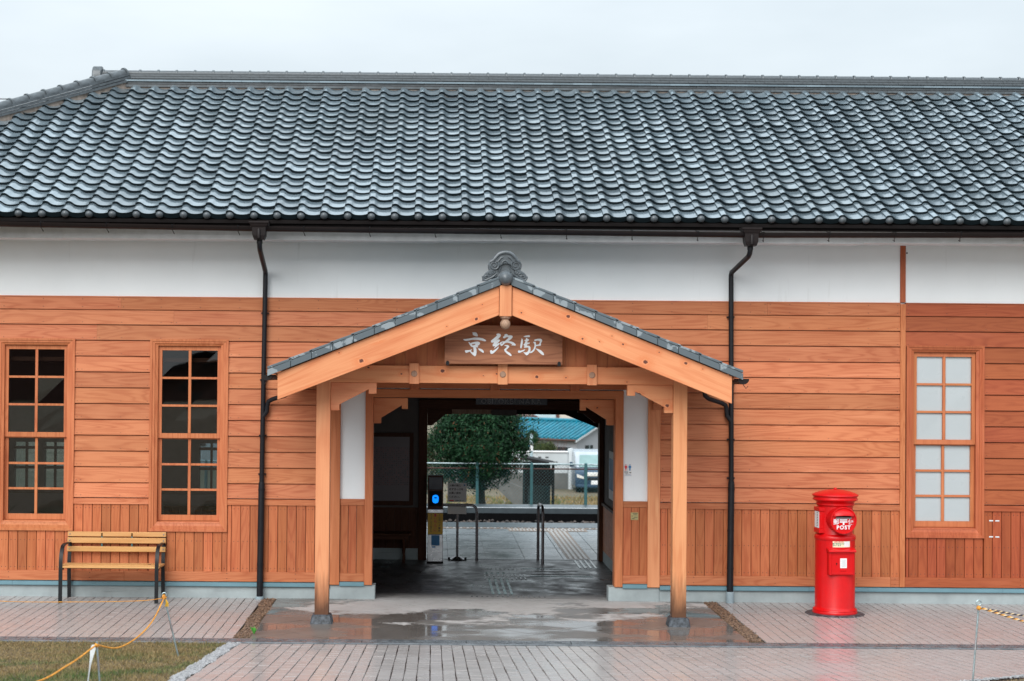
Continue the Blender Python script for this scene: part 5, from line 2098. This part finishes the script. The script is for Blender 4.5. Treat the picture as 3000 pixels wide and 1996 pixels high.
for (t0, t1, z0, z1) in ((.35, .95, -1.25, -.62), (-.9, -.2, -1.25, -.62)):
    b = MB(); b.add([hpt(-.03, t0, z0), hpt(-.03, t1, z0), hpt(-.03, t1, z1), hpt(-.03, t0, z1), hpt(.02, t0, z0), hpt(.02, t1, z0), hpt(.02, t1, z1), hpt(.02, t0, z1)], BOXF)
    w_ = b.build('window', 'window_dark', hs)
    b = MB(); tm = (t0 + t1) / 2
    b.add([hpt(-.05, tm - .03, z0), hpt(-.05, tm + .03, z0), hpt(-.05, tm + .03, z1), hpt(-.05, tm - .03, z1), hpt(-.03, tm - .03, z0), hpt(-.03, tm + .03, z0), hpt(-.03, tm + .03, z1), hpt(-.03, tm - .03, z1)], BOXF)
    b.build('window_bar', 'galvanised', w_)
for (s0, s1) in ((.3, 1.0), (1.4, 3.6)):
    b = MB(); b.add([hpt(s0, 1.63, -2.1), hpt(s1, 1.63, -2.1), hpt(s1, 1.68, -2.1), hpt(s0, 1.68, -2.1), hpt(s0, 1.63, -.7), hpt(s1, 1.63, -.7), hpt(s1, 1.68, -.7), hpt(s0, 1.68, -.7)], BOXF)
    b.build('window', 'window_dark', hs)

# neighbours behind
bd = tag(empty('pale_blue_building', (6, 82, -2.15)), 'pale blue building wall behind the blue roof', 'building')
box('wall', 4.2, 7.40, 80, 86, -2.3, 4.5, 'pale_blue_wall', bd)
box('ledge', 4.6, 6.35, 79.6, 79.99, -.12, .06, 'block_white', bd)
box('window', 5.2, 6.0, 79.95, 80.02, .5, 1.6, 'window_dark', bd)
bd = tag(empty('beige_building', (10, 82, -2.15)), 'beige building wall beside the pale blue one', 'building')
box('wall', 7.60, 13.5, 80, 88, -2.3, 5.0, 'beige_wall', bd)
box('corner_strip', 7.42, 7.59, 79.9, 80.2, -2.3, 4.8, 'rust', bd)
box('downpipe', 8.9, 8.98, 79.9, 79.98, -2.3, 4.6, 'galvanised', bd)
bd = tag(empty('dark_eaved_house', (4.5, 61, -2.15)), 'dark brown house corner with slatted wall behind the tree', 'house')
box('wall', 2.2, 4.75, 60, 63, -2.3, .36, 'dark_wood_x', bd)
for k in range(7):
    box('slat', 2.2, 4.76, 59.95, 59.99, -1.3 + k * .22, -1.2 + k * .22, 'eave_dark', bd)
box('roof', 2.0, 5.0, 59.5, 63.5, .37, .58, 'rust', bd)

# white block wall with pillar
bw = tag(empty('block_wall', (4.4, 48, -2.15)), 'white garden block wall with small openings and a rounded pillar', 'wall')
box('wall', .8, 5.518, 48.0, 48.2, -1.45, -.60, 'block_white', bw, bev=.01)
box('coping', .75, 5.52, 47.94, 48.26, -.60, -.545, 'paper', bw, bev=.015)
b = MB(); b.lathe([(.119, -2.15), (.119, -.47), (.10, -.43), (.0, -.415)], (5.637, 48.1, 0), 16); b.build('pillar', 'block_white', bw, smooth=True)
for x in (4.02, 4.30, 4.60):
    b = MB()
    for k in range(3):
        b.box(x + k * .045, x + k * .045 + .03, 47.985, 47.999, -.83, -.77)
    b.build('opening', 'window_dark', bw)
b = MB()
for k in range(3):
    b.box(4.86 + k * .085, 4.92 + k * .085, 47.985, 47.999, -1.04, -.97)
b.build('opening', 'window_dark', bw)
box('footing', .8, 5.518, 48.0, 48.3, -2.3, -1.45, 'dark_stone', bw)
# marker post
mp_ = tag(empty('marker_post', (3.54, 40, -2.1)), 'pale blue roadside post with a cyan tag by the tree', 'post')
b = MB(); b.lathe([(.062, -2.15), (.055, .44), (.0, .46)], (3.54, 40, 0), 12); b.build('pole', 'pale_blue_wall', mp_, smooth=True)
b = MB(); b.lathe([(.064, -.16), (.064, .10)], (3.54, 40, 0), 12); b.build('white_band', 'paper', mp_, smooth=True)
prism('tag_plate', [(3.36, -.06), (3.36, .04), (3.42, .02), (3.475, .02), (3.475, -.04), (3.42, -.04)], 'Y', 39.97, 39.99, 'cyan_board', mp_)
# open shed
sh = tag(empty('dark_shed', (3.2, 30, -2.1)), 'low black lean-to shed roof just behind the fence', 'shed')
prism('roof', [(2.70, .15), (3.68, -.04), (3.68, -.10), (2.70, .06)], 'Y', 29.6, 31.2, 'rubber', sh)
box('roof_edge', 3.45, 3.69, 29.55, 29.6, -.065, -.01, 'block_white', sh)
for x in (2.78, 3.58):
    box('post', x - .04, x + .04, 29.7, 29.78, -2.2, -.06, 'eave_dark', sh)
box('back_wall', 2.75, 3.6, 31.1, 31.15, -2.2, -.06, 'window_dark', sh)
box('side_net', 2.75, 3.6, 29.74, 29.76, -.70, -.20, 'eave_dark', sh)
# car park and verge
kind(box('car_park', -30, 60, 44, 60, -2.14, -2.12, 'asphalt'), 'structure')
r_ = random.Random(31)
V, F = [], []
for k in range(9000):
    x, y = r_.uniform(.5, 8), r_.uniform(28, 43.5)
    h = r_.uniform(.04, .16)
    i = len(V)
    V += [(x - .02, y, -2.1), (x + .02, y, -2.1), (x + r_.gauss(0, .04), y + r_.gauss(0, .04), -2.1 + h)]
    F.append((i, i + 1, i + 2))
o = kind(put('grass', mesh(V, F), 'turf'), 'stuff'); o['label'] = 'straw coloured verge grass below the far fence'
b = MB(); b.prism([(3.0, -2.15), (4.35, -2.15), (3.7, -1.62), (2.6, -1.2), (2.0, -1.2)], 'Y', 39.0, 39.25)
tag(b.build('stone_ramp', 'dark_stone'), 'sloping grey stone ramp edge below the marker post', 'retaining wall')

# parked van, front towards us
vn = tag(empty('parked_van', (6.45, 46, -2.12)), 'dark blue van with silver roof parked nose-on beyond the tracks', 'van')
VX0, VX1, VZ = 5.66, 7.24, -2.12


def vp(y, z):
    return (46 + y, VZ + z)


b = MB(); b.prism([vp(0, .22), vp(-.03, .50), vp(.02, .82), vp(.30, .98), vp(.42, 1.0), vp(3.3, 1.0), vp(3.35, .22)], 'X', VX0, VX1)
b.build('body', 'van_blue', vn, bev=.05)
b = MB(); b.prism([vp(.40, .98), vp(.95, 1.52), vp(1.1, 1.60), vp(3.15, 1.62), vp(3.32, 1.0)], 'X', VX0 + .05, VX1 - .05)
b.build('cabin', 'van_silver', vn, bev=.05)
b = MB(); b.add([(VX0 + .18, *vp(.415, 1.03)), (VX1 - .18, *vp(.415, 1.03)), (VX1 - .24, *vp(.89, 1.49)), (VX0 + .24, *vp(.89, 1.49)), (VX0 + .18, *vp(.435, 1.02)), (VX1 - .18, *vp(.435, 1.02)), (VX1 - .24, *vp(.91, 1.48)), (VX0 + .24, *vp(.91, 1.48))], BOXF)
b.build('windscreen', 'van_glass', vn)
for x in (VX0 + .17, VX1 - .17):
    sgn = 1 if x < 6.45 else -1
    b = MB(); b.prism([(x - .12 * sgn, VZ + .78), (x + .16 * sgn, VZ + .66), (x + .16 * sgn, VZ + .58), (x - .11 * sgn, VZ + .64)], 'Y', 45.945, 46.05)
    b.build('headlight', 'lamp_glass', vn)
    b = MB(); b.lathe([(.15, -.09), (.29, -.09), (.30, 0), (.29, .09), (.15, .09)], (x, 46.62, VZ + .30), 20, 'X')
    w_ = b.build('wheel', 'rubber', vn, smooth=True)
    b = MB(); b.lathe([(0, -.07), (.17, -.06), (.17, .06), (0, .07)], (x, 46.62, VZ + .30), 16, 'X'); b.build('rim', 'steel', w_, smooth=True)
    b = MB(); b.box(x - .30 * sgn - .06, x - .30 * sgn + .06, 46.55, 46.62, VZ + 1.02, VZ + 1.22); b.build('mirror', 'van_blue', vn, bev=.02)
box('grille', 6.12, 6.78, 45.94, 46.0, VZ + .68, VZ + .84, 'lamp_glass', vn, bev=.02)
box('number_plate', 6.28, 6.62, 45.93, 45.965, VZ + .36, VZ + .52, 'paper', vn)
box('bumper', VX0 + .05, VX1 - .05, 45.92, 46.05, VZ + .22, VZ + .36, 'van_blue', vn, bev=.04)
box('intake', 6.0, 6.9, 45.955, 46.0, VZ + .54, VZ + .62, 'rubber', vn)

# ================================================================== street-side things
# ---- red pillar box
MR = (4.497, -.862, 0.0)
mb = tag(empty('pillar_mailbox', MR, radians(5)), 'round red pillar mailbox with white lettering standing on the paving', 'mailbox')
b = MB(); b.lathe([(0, -.01), (.325, -.01), (.325, .006), (.30, .014), (.0, .016)], (0, 0, 0), 40)
b.build('ground_ring', 'base_stone', mb, smooth=True, local=True)
b = MB()
b.lathe([(.20, .014), (.245, .014), (.247, .030), (.240, .044), (.243, .050), (.238, .062), (.222, .074), (.219, .082), (.218, .825)], (0, 0, 0), 56)
b.build('lower_body', 'red_enamel', mb, smooth=True, local=True)
b = MB()
b.lathe([(.218, .825), (.221, .828), (.2265, .842), (.2265, .862), (.220, .878), (.205, .888), (.196, .895)], (0, 0, 0), 56)
b.build('ring', 'red_enamel', mb, smooth=True, local=True)
b = MB()
b.lathe([(.196, .893), (.193, .90), (.193, 1.205), (.204, 1.210), (.212, 1.220), (.211, 1.232), (.203, 1.238)], (0, 0, 0), 56)
b.build('upper_body', 'red_enamel', mb, smooth=True, local=True)
b = MB()
b.lathe([(.203, 1.237), (.208, 1.248), (.220, 1.258), (.238, 1.266), (.247, 1.273), (.248, 1.282), (.240, 1.289), (.238, 1.296), (.239, 1.308), (.251, 1.314), (.255, 1.322), (.251, 1.330), (.22, 1.346), (.17, 1.363), (.11, 1.377), (.05, 1.385), (.017, 1.388), (.019, 1.394), (.016, 1.402), (0, 1.406)], (0, 0, 0), 56)
b.build('cap', 'red_enamel', mb, smooth=True, local=True)
b = MB()
b.lathe([(.149, -.12), (.149, -.272), (.150, -.280), (.146, -.288), (.139, -.289), (.134, -.284), (.132, -.279), (0, -.279)], (0, 0, 1.061), 48, 'Y')
mo = b.build('mouth', 'red_enamel', mb, smooth=True, local=True)
V, F = [], []
NU, NV = 20, 6
for j in range(NV + 1):
    v_ = j / NV
    for i in range(NU + 1):
        u_ = -1 + 2 * i / NU
        zl_ = 1.107 + .012 * (1 - u_ * u_)
        zt_ = 1.114 + .070 * sqrt(max(0, 1 - u_ * u_ * .97))
        pz = zl_ + (zt_ - zl_) * v_
        py = -.279 - .052 * (max(0, 1 - u_ * u_) ** .45) * cos(v_ * pi / 2) ** .8
        V.append((.124 * u_, py, pz))
for j in range(NV):
    for i in range(NU):
        F.append((j * (NU + 1) + i, j * (NU + 1) + i + 1, (j + 1) * (NU + 1) + i + 1, (j + 1) * (NU + 1) + i))
nb = len(V)
for i in range(NU + 1):
    u_ = -1 + 2 * i / NU
    V.append((.124 * u_, -.277, 1.110 + .006 * (1 - u_ * u_)))
for i in range(NU):
    F.append((nb + i, nb + i + 1, i + 1, i))
me = mesh(V, F, smooth=True); me.set_sharp_from_angle(angle=radians(50))
put('hood', me, 'red_enamel', mo, local=True)
box('slot', -.082, .082, -.2805, -.27, 1.095, 1.112, 'rubber', mo, local=True)
box('slot_plate', -.086, .088, -.290, -.279, 1.084, 1.0935, 'galvanised', mo, local=True)
FY = -.2815
text('lettering', '郵', .068, 'white_paint', mo, (-.083, FY, 1.0435), local=True, bold=.0005)
text('lettering', '便', .068, 'white_paint', mo, (.084, FY, 1.0435), local=True, bold=.0005)
b = MB(); b.box(-.043, .042, FY - .001, FY + .001, 1.062, 1.0755); b.box(-.043, .042, FY - .001, FY + .001, 1.040, 1.0535); b.box(-.0085, .0085, FY - .0012, FY + .001, 1.011, 1.0405)
b.build('postal_mark', 'white_paint', mo, local=True)
text('lettering', 'POST', .058, 'white_paint', mo, (.0, FY, .984), local=True, bold=.0016, spacing=1.22)
# curved notice on the body


def bend(me, r, zc, dx=0.0):
    for v_ in me.vertices:
        x, z, d = v_.co.x + dx, v_.co.y + zc, v_.co.z
        a = x / r
        v_.co = (sin(a) * (r + d), -cos(a) * (r + d), z)
    me.update()


def patch(name, x0_, x1_, z0_, z1_, r, mat, par, n=10):
    V, F = [], []
    for i in range(n + 1):
        a = (x0_ + (x1_ - x0_) * i / n) / r
        V += [(sin(a) * r, -cos(a) * r, z0_), (sin(a) * r, -cos(a) * r, z1_)]
    F = [(2 * i, 2 * i + 2, 2 * i + 3, 2 * i + 1) for i in range(n)]
    return put(name, mesh(V, F), mat, par, local=True)


nt_ = patch('notice', -.096, .108, .760, .836, .2192, 'cream', mb)
patch('price_table', .030, .102, .766, .824, .2196, 'paper', mb)
for body, sz, m_, dx, zc in (('10月1日から', .020, 'ink_red', -.030, .816), ('郵便料金などが', .019, 'ink_green', -.031, .797), ('変わります', .018, 'ink_green', -.050, .778)):
    me = text_mesh(body, sz, depth=.0003, bold=.0004)
    me.materials.clear()
    bend(me, .2196, zc, dx)
    put('lettering', me, m_, mb, local=True)
# collection door
b = MB(); b.box(-.146, .146, -.238, -.12, .452, .712)
dr_ = b.build('door', 'red_enamel', mb, bev=.008, local=True)
b = MB(); b.prism([(-.16, .752), (-.21, .748), (-.262, .728), (-.264, .708), (-.16, .708)], 'X', -.156, .156)
b.build('door_lid', 'red_enamel', dr_, bev=.005, local=True)
for (x0_, x1_, z0_, z1_) in ((-.122, .130, .682, .690), (-.122, .130, .470, .479), (-.122, -.113, .480, .681), (.121, .130, .480, .681)):
    box('door_moulding', x0_, x1_, -.2435, -.236, z0_, z1_, 'red_enamel', dr_, bev=.002, local=True)
box('label_card', -.022, .053, -.2415, -.2375, .535, .641, 'paper', dr_, local=True)
for k in range(9):
    box('print_line', -.012 + (.012 if k % 2 else 0), .043, -.2424, -.2414, .548 + k * .0095, .550 + k * .0095, 'grey_letters', dr_, local=True)
box('card_holder', -.018, .049, -.244, -.237, .500, .519, 'red_enamel', dr_, bev=.003, local=True)
b = MB(); b.lathe([(.0, -.2405), (.008, -.2405), (.008, -.236)], (-.062, 0, .584), 12, 'Y'); b.box(-.0655, -.0585, -.2405, -.236, .566, .582)
b.build('keyhole', 'rubber', dr_, local=True)
b = MB(); b.box(-.073, -.051, -.2393, -.2365, .555, .600); b.build('lock_plate', 'red_enamel', dr_, local=True, bev=.001)
# times plate on the left side
b = MB(); b.box(-.214, -.15, -.105, .065, .955, 1.150); b.box(-.221, -.15, -.115, .075, 1.148, 1.192); b.box(-.221, -.15, -.115, .075, .905, .957)
sp2 = b.build('side_plate', 'red_enamel', mb, bev=.006, local=True)
box('times_card', -.2165, -.2138, -.092, .052, .962, 1.143, 'paper', sp2, local=True)
for k in range(9):
    box('print_line', -.2175, -.2163, -.06, -.02, 1.125 - k * .018, 1.131 - k * .018, 'ink', sp2, local=True)

# ---- bench by the wall
bn = tag(empty('park_bench', (-3.68, -.30, 0)), 'slatted wooden bench with black iron arms under the left window', 'bench')


def flat_bar(name, pts, w, t, mat, par, x):
    """flat iron following pts in the YZ plane, w wide along x"""
    V, F = [], []
    n = len(pts)
    for i, p in enumerate(pts):
        q, r2 = pts[max(0, i - 1)], pts[min(n - 1, i + 1)]
        d = Vector((r2[0] - q[0], r2[1] - q[1])).normalized()
        nn = Vector((-d.y, d.x)) * t / 2
        for sx_, sn_ in ((-1, -1), (1, -1), (1, 1), (-1, 1)):
            V.append((x + sx_ * w / 2, p[0] + nn.x * sn_, p[1] + nn.y * sn_))
    for i in range(n - 1):
        for k in range(4):
            F.append((i * 4 + k, i * 4 + (k + 1) % 4, (i + 1) * 4 + (k + 1) % 4, (i + 1) * 4 + k))
    F += [(3, 2, 1, 0), tuple((n - 1) * 4 + k for k in range(4))]
    b_ = MB(); b_.add(V, F)
    return b_.build(name, mat, par, smooth=True, local=True)


for x in (-.548, .545):
    flat_bar('arm', [(-.232, 0), (-.228, .36), (-.222, .46), (-.205, .54), (-.17, .60), (-.12, .635), (-.05, .648), (.235, .640)], .043, .012, 'black_iron', bn, x)
    flat_bar('leg', [(.235, 0), (.205, .36), (.215, .46), (.245, .60), (.268, .768)], .043, .012, 'black_iron', bn, x)
    flat_bar('seat_bearer', [(-.228, .372), (-.10, .385), (.20, .378)], .036, .010, 'black_iron', bn, x)
for (y_, z_) in ((-.185, .405), (-.085, .408), (.015, .404), (.115, .400)):
    b = MB(); b.box(-.575, .572, y_ - .044, y_ + .044, z_ - .011, z_ + .011)
    b.build('seat_slat', 'bench_wood', bn, bev=.004, local=True)
for (z0_, z1_, y_) in ((.708, .764, .245), (.632, .696, .232), (.536, .596, .216)):
    b = MB(); b.box(-.575, .572, y_ - .011, y_ + .011, z0_, z1_)
    sl_ = b.build('back_slat', 'bench_wood', bn, bev=.004, local=True)
    for x in (-.548, .545):
        b = MB(); b.lathe([(0, -.0165), (.006, -.016), (.009, -.012), (.009, -.010)], (x, y_, (z0_ + z1_) / 2), 10, 'Y'); b.build('screw', 'steel', sl_, local=True)
for x in (-.175, .175):
    b = MB(); b.box(x - .008, x + .008, .234, .248, .55, .75); b.build('back_strap', 'fence_green', bn, local=True)
b = MB(); b.tube([(-.548, 0, .37), (.545, 0, .37)], .008, 6); b.build('stretcher', 'black_iron', bn, local=True)


# ---- stakes and ropes
def stake(bot, top, label, eye=True):
    s_ = tag(empty('rope_stake', bot), label, 'stake', 'steel stakes round the lawns')
    b_ = MB(); b_.tube([Vector(bot) - Vector((0, 0, .05)), bot, Vector(bot).lerp(Vector(top), .5), top], .0075, 8)
    b_.build('rod', 'galvanised', s_, smooth=True)
    m_ = Vector(bot).lerp(Vector(top), .52)
    d = (Vector(top) - Vector(bot)).normalized()
    b_ = MB(); b_.tube([m_ - d * .05, m_ + d * .05], .0088, 8); b_.build('sleeve', 'steel', s_, smooth=True)
    if eye:
        b_ = MB()
        c = Vector(top) + Vector((0, 0, .018))
        b_.tube([c + Vector((.019 * cos(a * pi / 8), 0, .019 * sin(a * pi / 8))) for a in range(-5, 12)], .0055, 7)
        b_.build('eye', 'galvanised', s_, smooth=True)
    return s_


def rope(name, pts, r, mats, label, strands=3, pitch=.05):
    """laid rope: strands twisted round a smooth path"""
    P = []
    P0 = [Vector(p) for p in pts]
    ext = [P0[0] * 2 - P0[1]] + P0 + [P0[-1] * 2 - P0[-2]]
    for i in range(1, len(ext) - 2):
        a, b_, c, d = ext[i - 1], ext[i], ext[i + 1], ext[i + 2]
        m = max(6, int((c - b_).length / .012))
        for k in range(m):
            t = k / m
            P.append(.5 * ((2 * b_) + (-a + c) * t + (2 * a - 5 * b_ + 4 * c - d) * t * t + (-a + 3 * b_ - 3 * c + d) * t ** 3))
    P.append(P0[-1])
    root = tag(empty(name, P0[0]), label, 'rope')
    L = 0.0
    ph = []
    for i, p in enumerate(P):
        if i:
            L += (p - P[i - 1]).length
        ph.append(L / pitch * 2 * pi)
    for s_ in range(strands):
        pp = []
        for i, p in enumerate(P):
            t = (P[min(i + 1, len(P) - 1)] - P[max(i - 1, 0)]).normalized()
            u = t.cross(Vector((0, 0, 1)))
            u = u.normalized() if u.length > 1e-4 else Vector((1, 0, 0))
            w = u.cross(t)
            a = ph[i] + s_ * 2 * pi / strands
            pp.append(p + (u * cos(a) + w * sin(a)) * r * .55)
        b_ = MB(); b_.tube(pp, r * .62, 5)
        b_.build('strand', mats[s_ % len(mats)], root, smooth=True)
    return root


A0, A1 = (-2.249, -4.596, .105), (-2.382, -4.60, .640)
B0, B1 = (-2.437, -7.11, .32), (-2.468, -7.10, .655)
C0, C1 = (4.198, -6.45, .265), (4.245, -6.45, .885)
stake(A0, A1, 'leaning steel stake on the left lawn, nearest the bench')
stake(B0, B1, 'short steel stake at the bottom left with white tape tied on', eye=False)
stake(C0, C1, 'steel stake with a ring top at the lower right, in front of the paving')
stake((5.75, -6.4, .26), (5.78, -6.4, .85), 'steel stake beyond the right edge of the picture')
rope('orange_rope', [(-2.380, -4.608, .632), (-2.40, -5.1, .50), (-2.425, -5.7, .455), (-2.45, -6.4, .49), (-2.467, -7.10, .628)], .0062, ['rope'], 'orange twisted rope sagging between the two left stakes')
rope('orange_rope', [(-2.470, -7.10, .628), (-2.53, -7.8, .60), (-2.62, -8.6, .62), (-2.9, -10.4, .86)], .0064, ['rope'], 'orange twisted rope running off the bottom left corner')
rope('thin_rope', [(-2.386, -4.60, .628), (-2.62, -4.6, .602), (-3.2, -4.6, .588), (-3.84, -4.6, .590), (-4.9, -4.6, .64)], .0035, ['rope'], 'thin orange cord stretched left in front of the bench', pitch=.03)
rope('striped_rope', [(4.247, -6.45, .868), (4.42, -6.47, .815), (4.60, -6.5, .765), (4.95, -6.5, .70), (5.76, -6.41, .83)], .0085, ['rope_cream', 'rope', 'rope_dark'], 'lower cream and black twisted rope tied to the right stake')
rope('striped_rope', [(4.250, -6.43, .862), (4.42, -6.38, .830), (4.60, -6.35, .796), (4.95, -6.35, .76), (5.77, -6.39, .84)], .0068, ['rope_cream', 'rope_dark', 'rope_dark'], 'upper thin dark striped rope tied to the right stake')
for (p, r_, par_l) in ((A1, .022, 'orange rope knot at the top of the leaning left stake'), ((B1[0], B1[1], B1[2] - .03), .016, 'orange rope knot round the short left stake'), ((C1[0] - .004, C1[1] - .012, C1[2] - .02), .017, 'orange rope knot below the ring of the right stake')):
    kt = tag(empty('rope_knot', p), par_l, 'knot')
    for k in range(3):
        b = MB()
        rx = Matrix.Rotation(.7 * k + .4, 3, 'X') @ Matrix.Rotation(1.1 * k, 3, 'Y')
        b.tube([Vector(p) + rx @ Vector((r_ * .75 * cos(a * pi / 6), r_ * .75 * sin(a * pi / 6), .003 * sin(a))) for a in range(13)], .0068, 6)
        b.build('loop', 'rope', kt, smooth=True)
b = MB()
tpts = [(-2.487, .632, .012), (-2.492, .60, .020), (-2.50, .55, .013), (-2.512, .48, .006), (-2.522, .40, .004), (-2.53, .335, .005)]
V = []
for x, z, w in tpts:
    V += [(x - w, -7.115, z), (x + w, -7.105 - w * .3, z), (x + w, -7.103 - w * .3, z), (x - w, -7.113, z)]
F = []
for i in range(len(tpts) - 1):
    for k in range(4):
        F.append((i * 4 + k, i * 4 + (k + 1) % 4, i * 4 + 4 + (k + 1) % 4, i * 4 + 4 + k))
b.add(V, F)
tag(b.build('white_tape', 'tape_white'), 'torn white tape hanging from the short left stake', 'tape')
b = MB()
for k in range(7):
    a = k * .5
    b.tube([(A1[0] + .008, A1[1], A1[2] - .01), (A1[0] + .02 + .003 * k, A1[1] - .01, A1[2] - .05), (A1[0] + .012 + .005 * k, A1[1] - .012, A1[2] - .085)], .0022, 4)
tag(b.build('rope_tassel', 'yellow_label'), 'frayed yellow rope end hanging at the leaning stake', 'rope end')

# ---- small signs on the wall
ts = tag(empty('toilet_sign', (2.28, -.003, 1.53)), 'small white toilet sign with red and blue figures on the plaster panel', 'sign')
box('sheet', 2.231, 2.328, -.004, -.0008, 1.458, 1.602, 'paper', ts)
for (cx_, m_, skirt) in ((2.256, 'ink_red', True), (2.303, 'ink_blue', False)):
    b = MB(); b.lathe([(0, -.0062), (.0065, -.006), (.0068, -.004)], (cx_, 0, 1.591), 12, 'Y'); b.build('figure_head', m_, ts)
    pts = [(cx_ - .013, 1.581), (cx_ + .013, 1.581), (cx_ + .016, 1.560), (cx_ + .008, 1.556)] + ([(cx_ + .012, 1.546), (cx_ + .005, 1.546)] if skirt else [(cx_ + .008, 1.546)])
    pts += [(cx_ + .005, 1.523), (cx_ - .005, 1.523)] + ([(cx_ - .005, 1.546), (cx_ - .012, 1.546)] if skirt else [(cx_ - .008, 1.546)]) + [(cx_ - .008, 1.556), (cx_ - .016, 1.560)]
    prism('figure', pts, 'Y', -.0062, -.0042, m_, ts)
box('divider', 2.2785, 2.2805, -.006, -.0042, 1.522, 1.598, 'ink', ts)
text('lettering', 'お手洗い', .012, 'ink', ts, (2.262, -.0052, 1.508), bold=.0003)
text('lettering', 'TOILET', .012, 'ink', ts, (2.262, -.0052, 1.495), bold=.0003)
prism('arrow', [(2.296, 1.497), (2.309, 1.497), (2.309, 1.492), (2.320, 1.5005), (2.309, 1.509), (2.309, 1.504), (2.296, 1.504)], 'Y', -.006, -.0042, 'ink', ts)
box('print_line', 2.25, 2.31, -.0055, -.0042, 1.480, 1.483, 'ink', ts)
box('print_line', 2.24, 2.32, -.0055, -.0042, 1.468, 1.471, 'ink_blue', ts)
pq = tag(empty('brass_plaque', (2.36, -.018, .99)), 'small brass plaque on the board dado right of the doorway', 'plaque')
box('plate', 2.314, 2.403, -.020, -.0138, .949, 1.036, 'brass', pq, bev=.001)
for k, (a, b_) in enumerate(((2.335, 2.395), (2.345, 2.385), (2.322, 2.340), (2.350, 2.392), (2.33, 2.36))):
    box('engraving', a, b_, -.0212, -.0202, 1.020 - k * .014, 1.026 - k * .014, 'ink', pq)
for i, (x, z) in enumerate(((6.505, .975), (6.578, .974), (6.505, .787), (6.578, .786))):
    t_ = box('tape_strip', x, x + .046, -.0175, -.0155, z - .007, z + .007, 'tape_white')
    tag(t_, '%s white tape remnant on the red dado right of the frosted window' % ('upper left', 'upper right', 'lower left', 'lower right')[i], 'tape', 'tape remnants on the dado')

# ---- weed in the gravel
wd = tag(empty('weed', (-1.79, -2.66, 0)), 'small green weed at the foot of the left gravel strip', 'weed')
r_ = random.Random(2)
for k in range(9):
    a = r_.uniform(-.9, 2.6)
    l_ = r_.uniform(.04, .085)
    c = Vector((-1.79, -2.66, 0))
    e = c + Vector((cos(a) * l_ * .7, sin(a) * l_ * .4, l_))
    m = c.lerp(e, .55) + Vector((0, 0, .012))
    w = Vector((-sin(a), cos(a), 0)) * .009
    me = mesh([c, m - w, e, m + w], [(0, 1, 2, 3)])
    put('leaf_blade', me, 'weed_leaf', wd)

# ---- houses across the forecourt (they show as dark shapes in the window panes)
for (nm, xa, xb, ya_, yb_, ze, zr_, lab) in (('forecourt_house', -26, -12.2, -52, -40, 5.6, 8.4, 'tall dark house across the forecourt, mirrored in the leftmost window'), ('forecourt_shed', -11.9, -4.2, -46, -40, 2.0, 3.08, 'low gabled shed across the forecourt, its roof mirrored in the second window')):
    h_ = tag(empty(nm, ((xa + xb) / 2, ya_, 1.5)), lab, 'house')
    xm = (xa + xb) / 2
    prism('wall', [(xa, 1.3), (xb, 1.3), (xb, ze), (xm, zr_ - .1), (xa, ze)], 'Y', ya_, yb_, 'rust', h_)
    for s in (-1, 1):
        hx = (xb - xa) / 2 + .5
        prism('roof', [(xm, zr_), (xm + s * hx, zr_ - (zr_ - ze) * hx / (hx - .5)), (xm + s * hx, zr_ - (zr_ - ze) * hx / (hx - .5) - .15), (xm, zr_ - .15)], 'Y', ya_ - .5, yb_ + .5, 'eave_dark', h_)
    box('window', xm - 1.2, xm + .2, yb_ + .01, yb_ + .05, 1.9, 2.3 if nm.endswith('shed') else 3.2, 'window_dark', h_)

# ---- wire in the sky beyond the roof
b = MB(); b.tube([(-40, 40, 12.9), (-20, 40, 12.42), (-10, 40, 12.4), (15, 40, 12.6)], .018, 5)
tag(b.build('power_line', 'rubber'), 'thin power line in the sky left of the roof hip', 'wire')
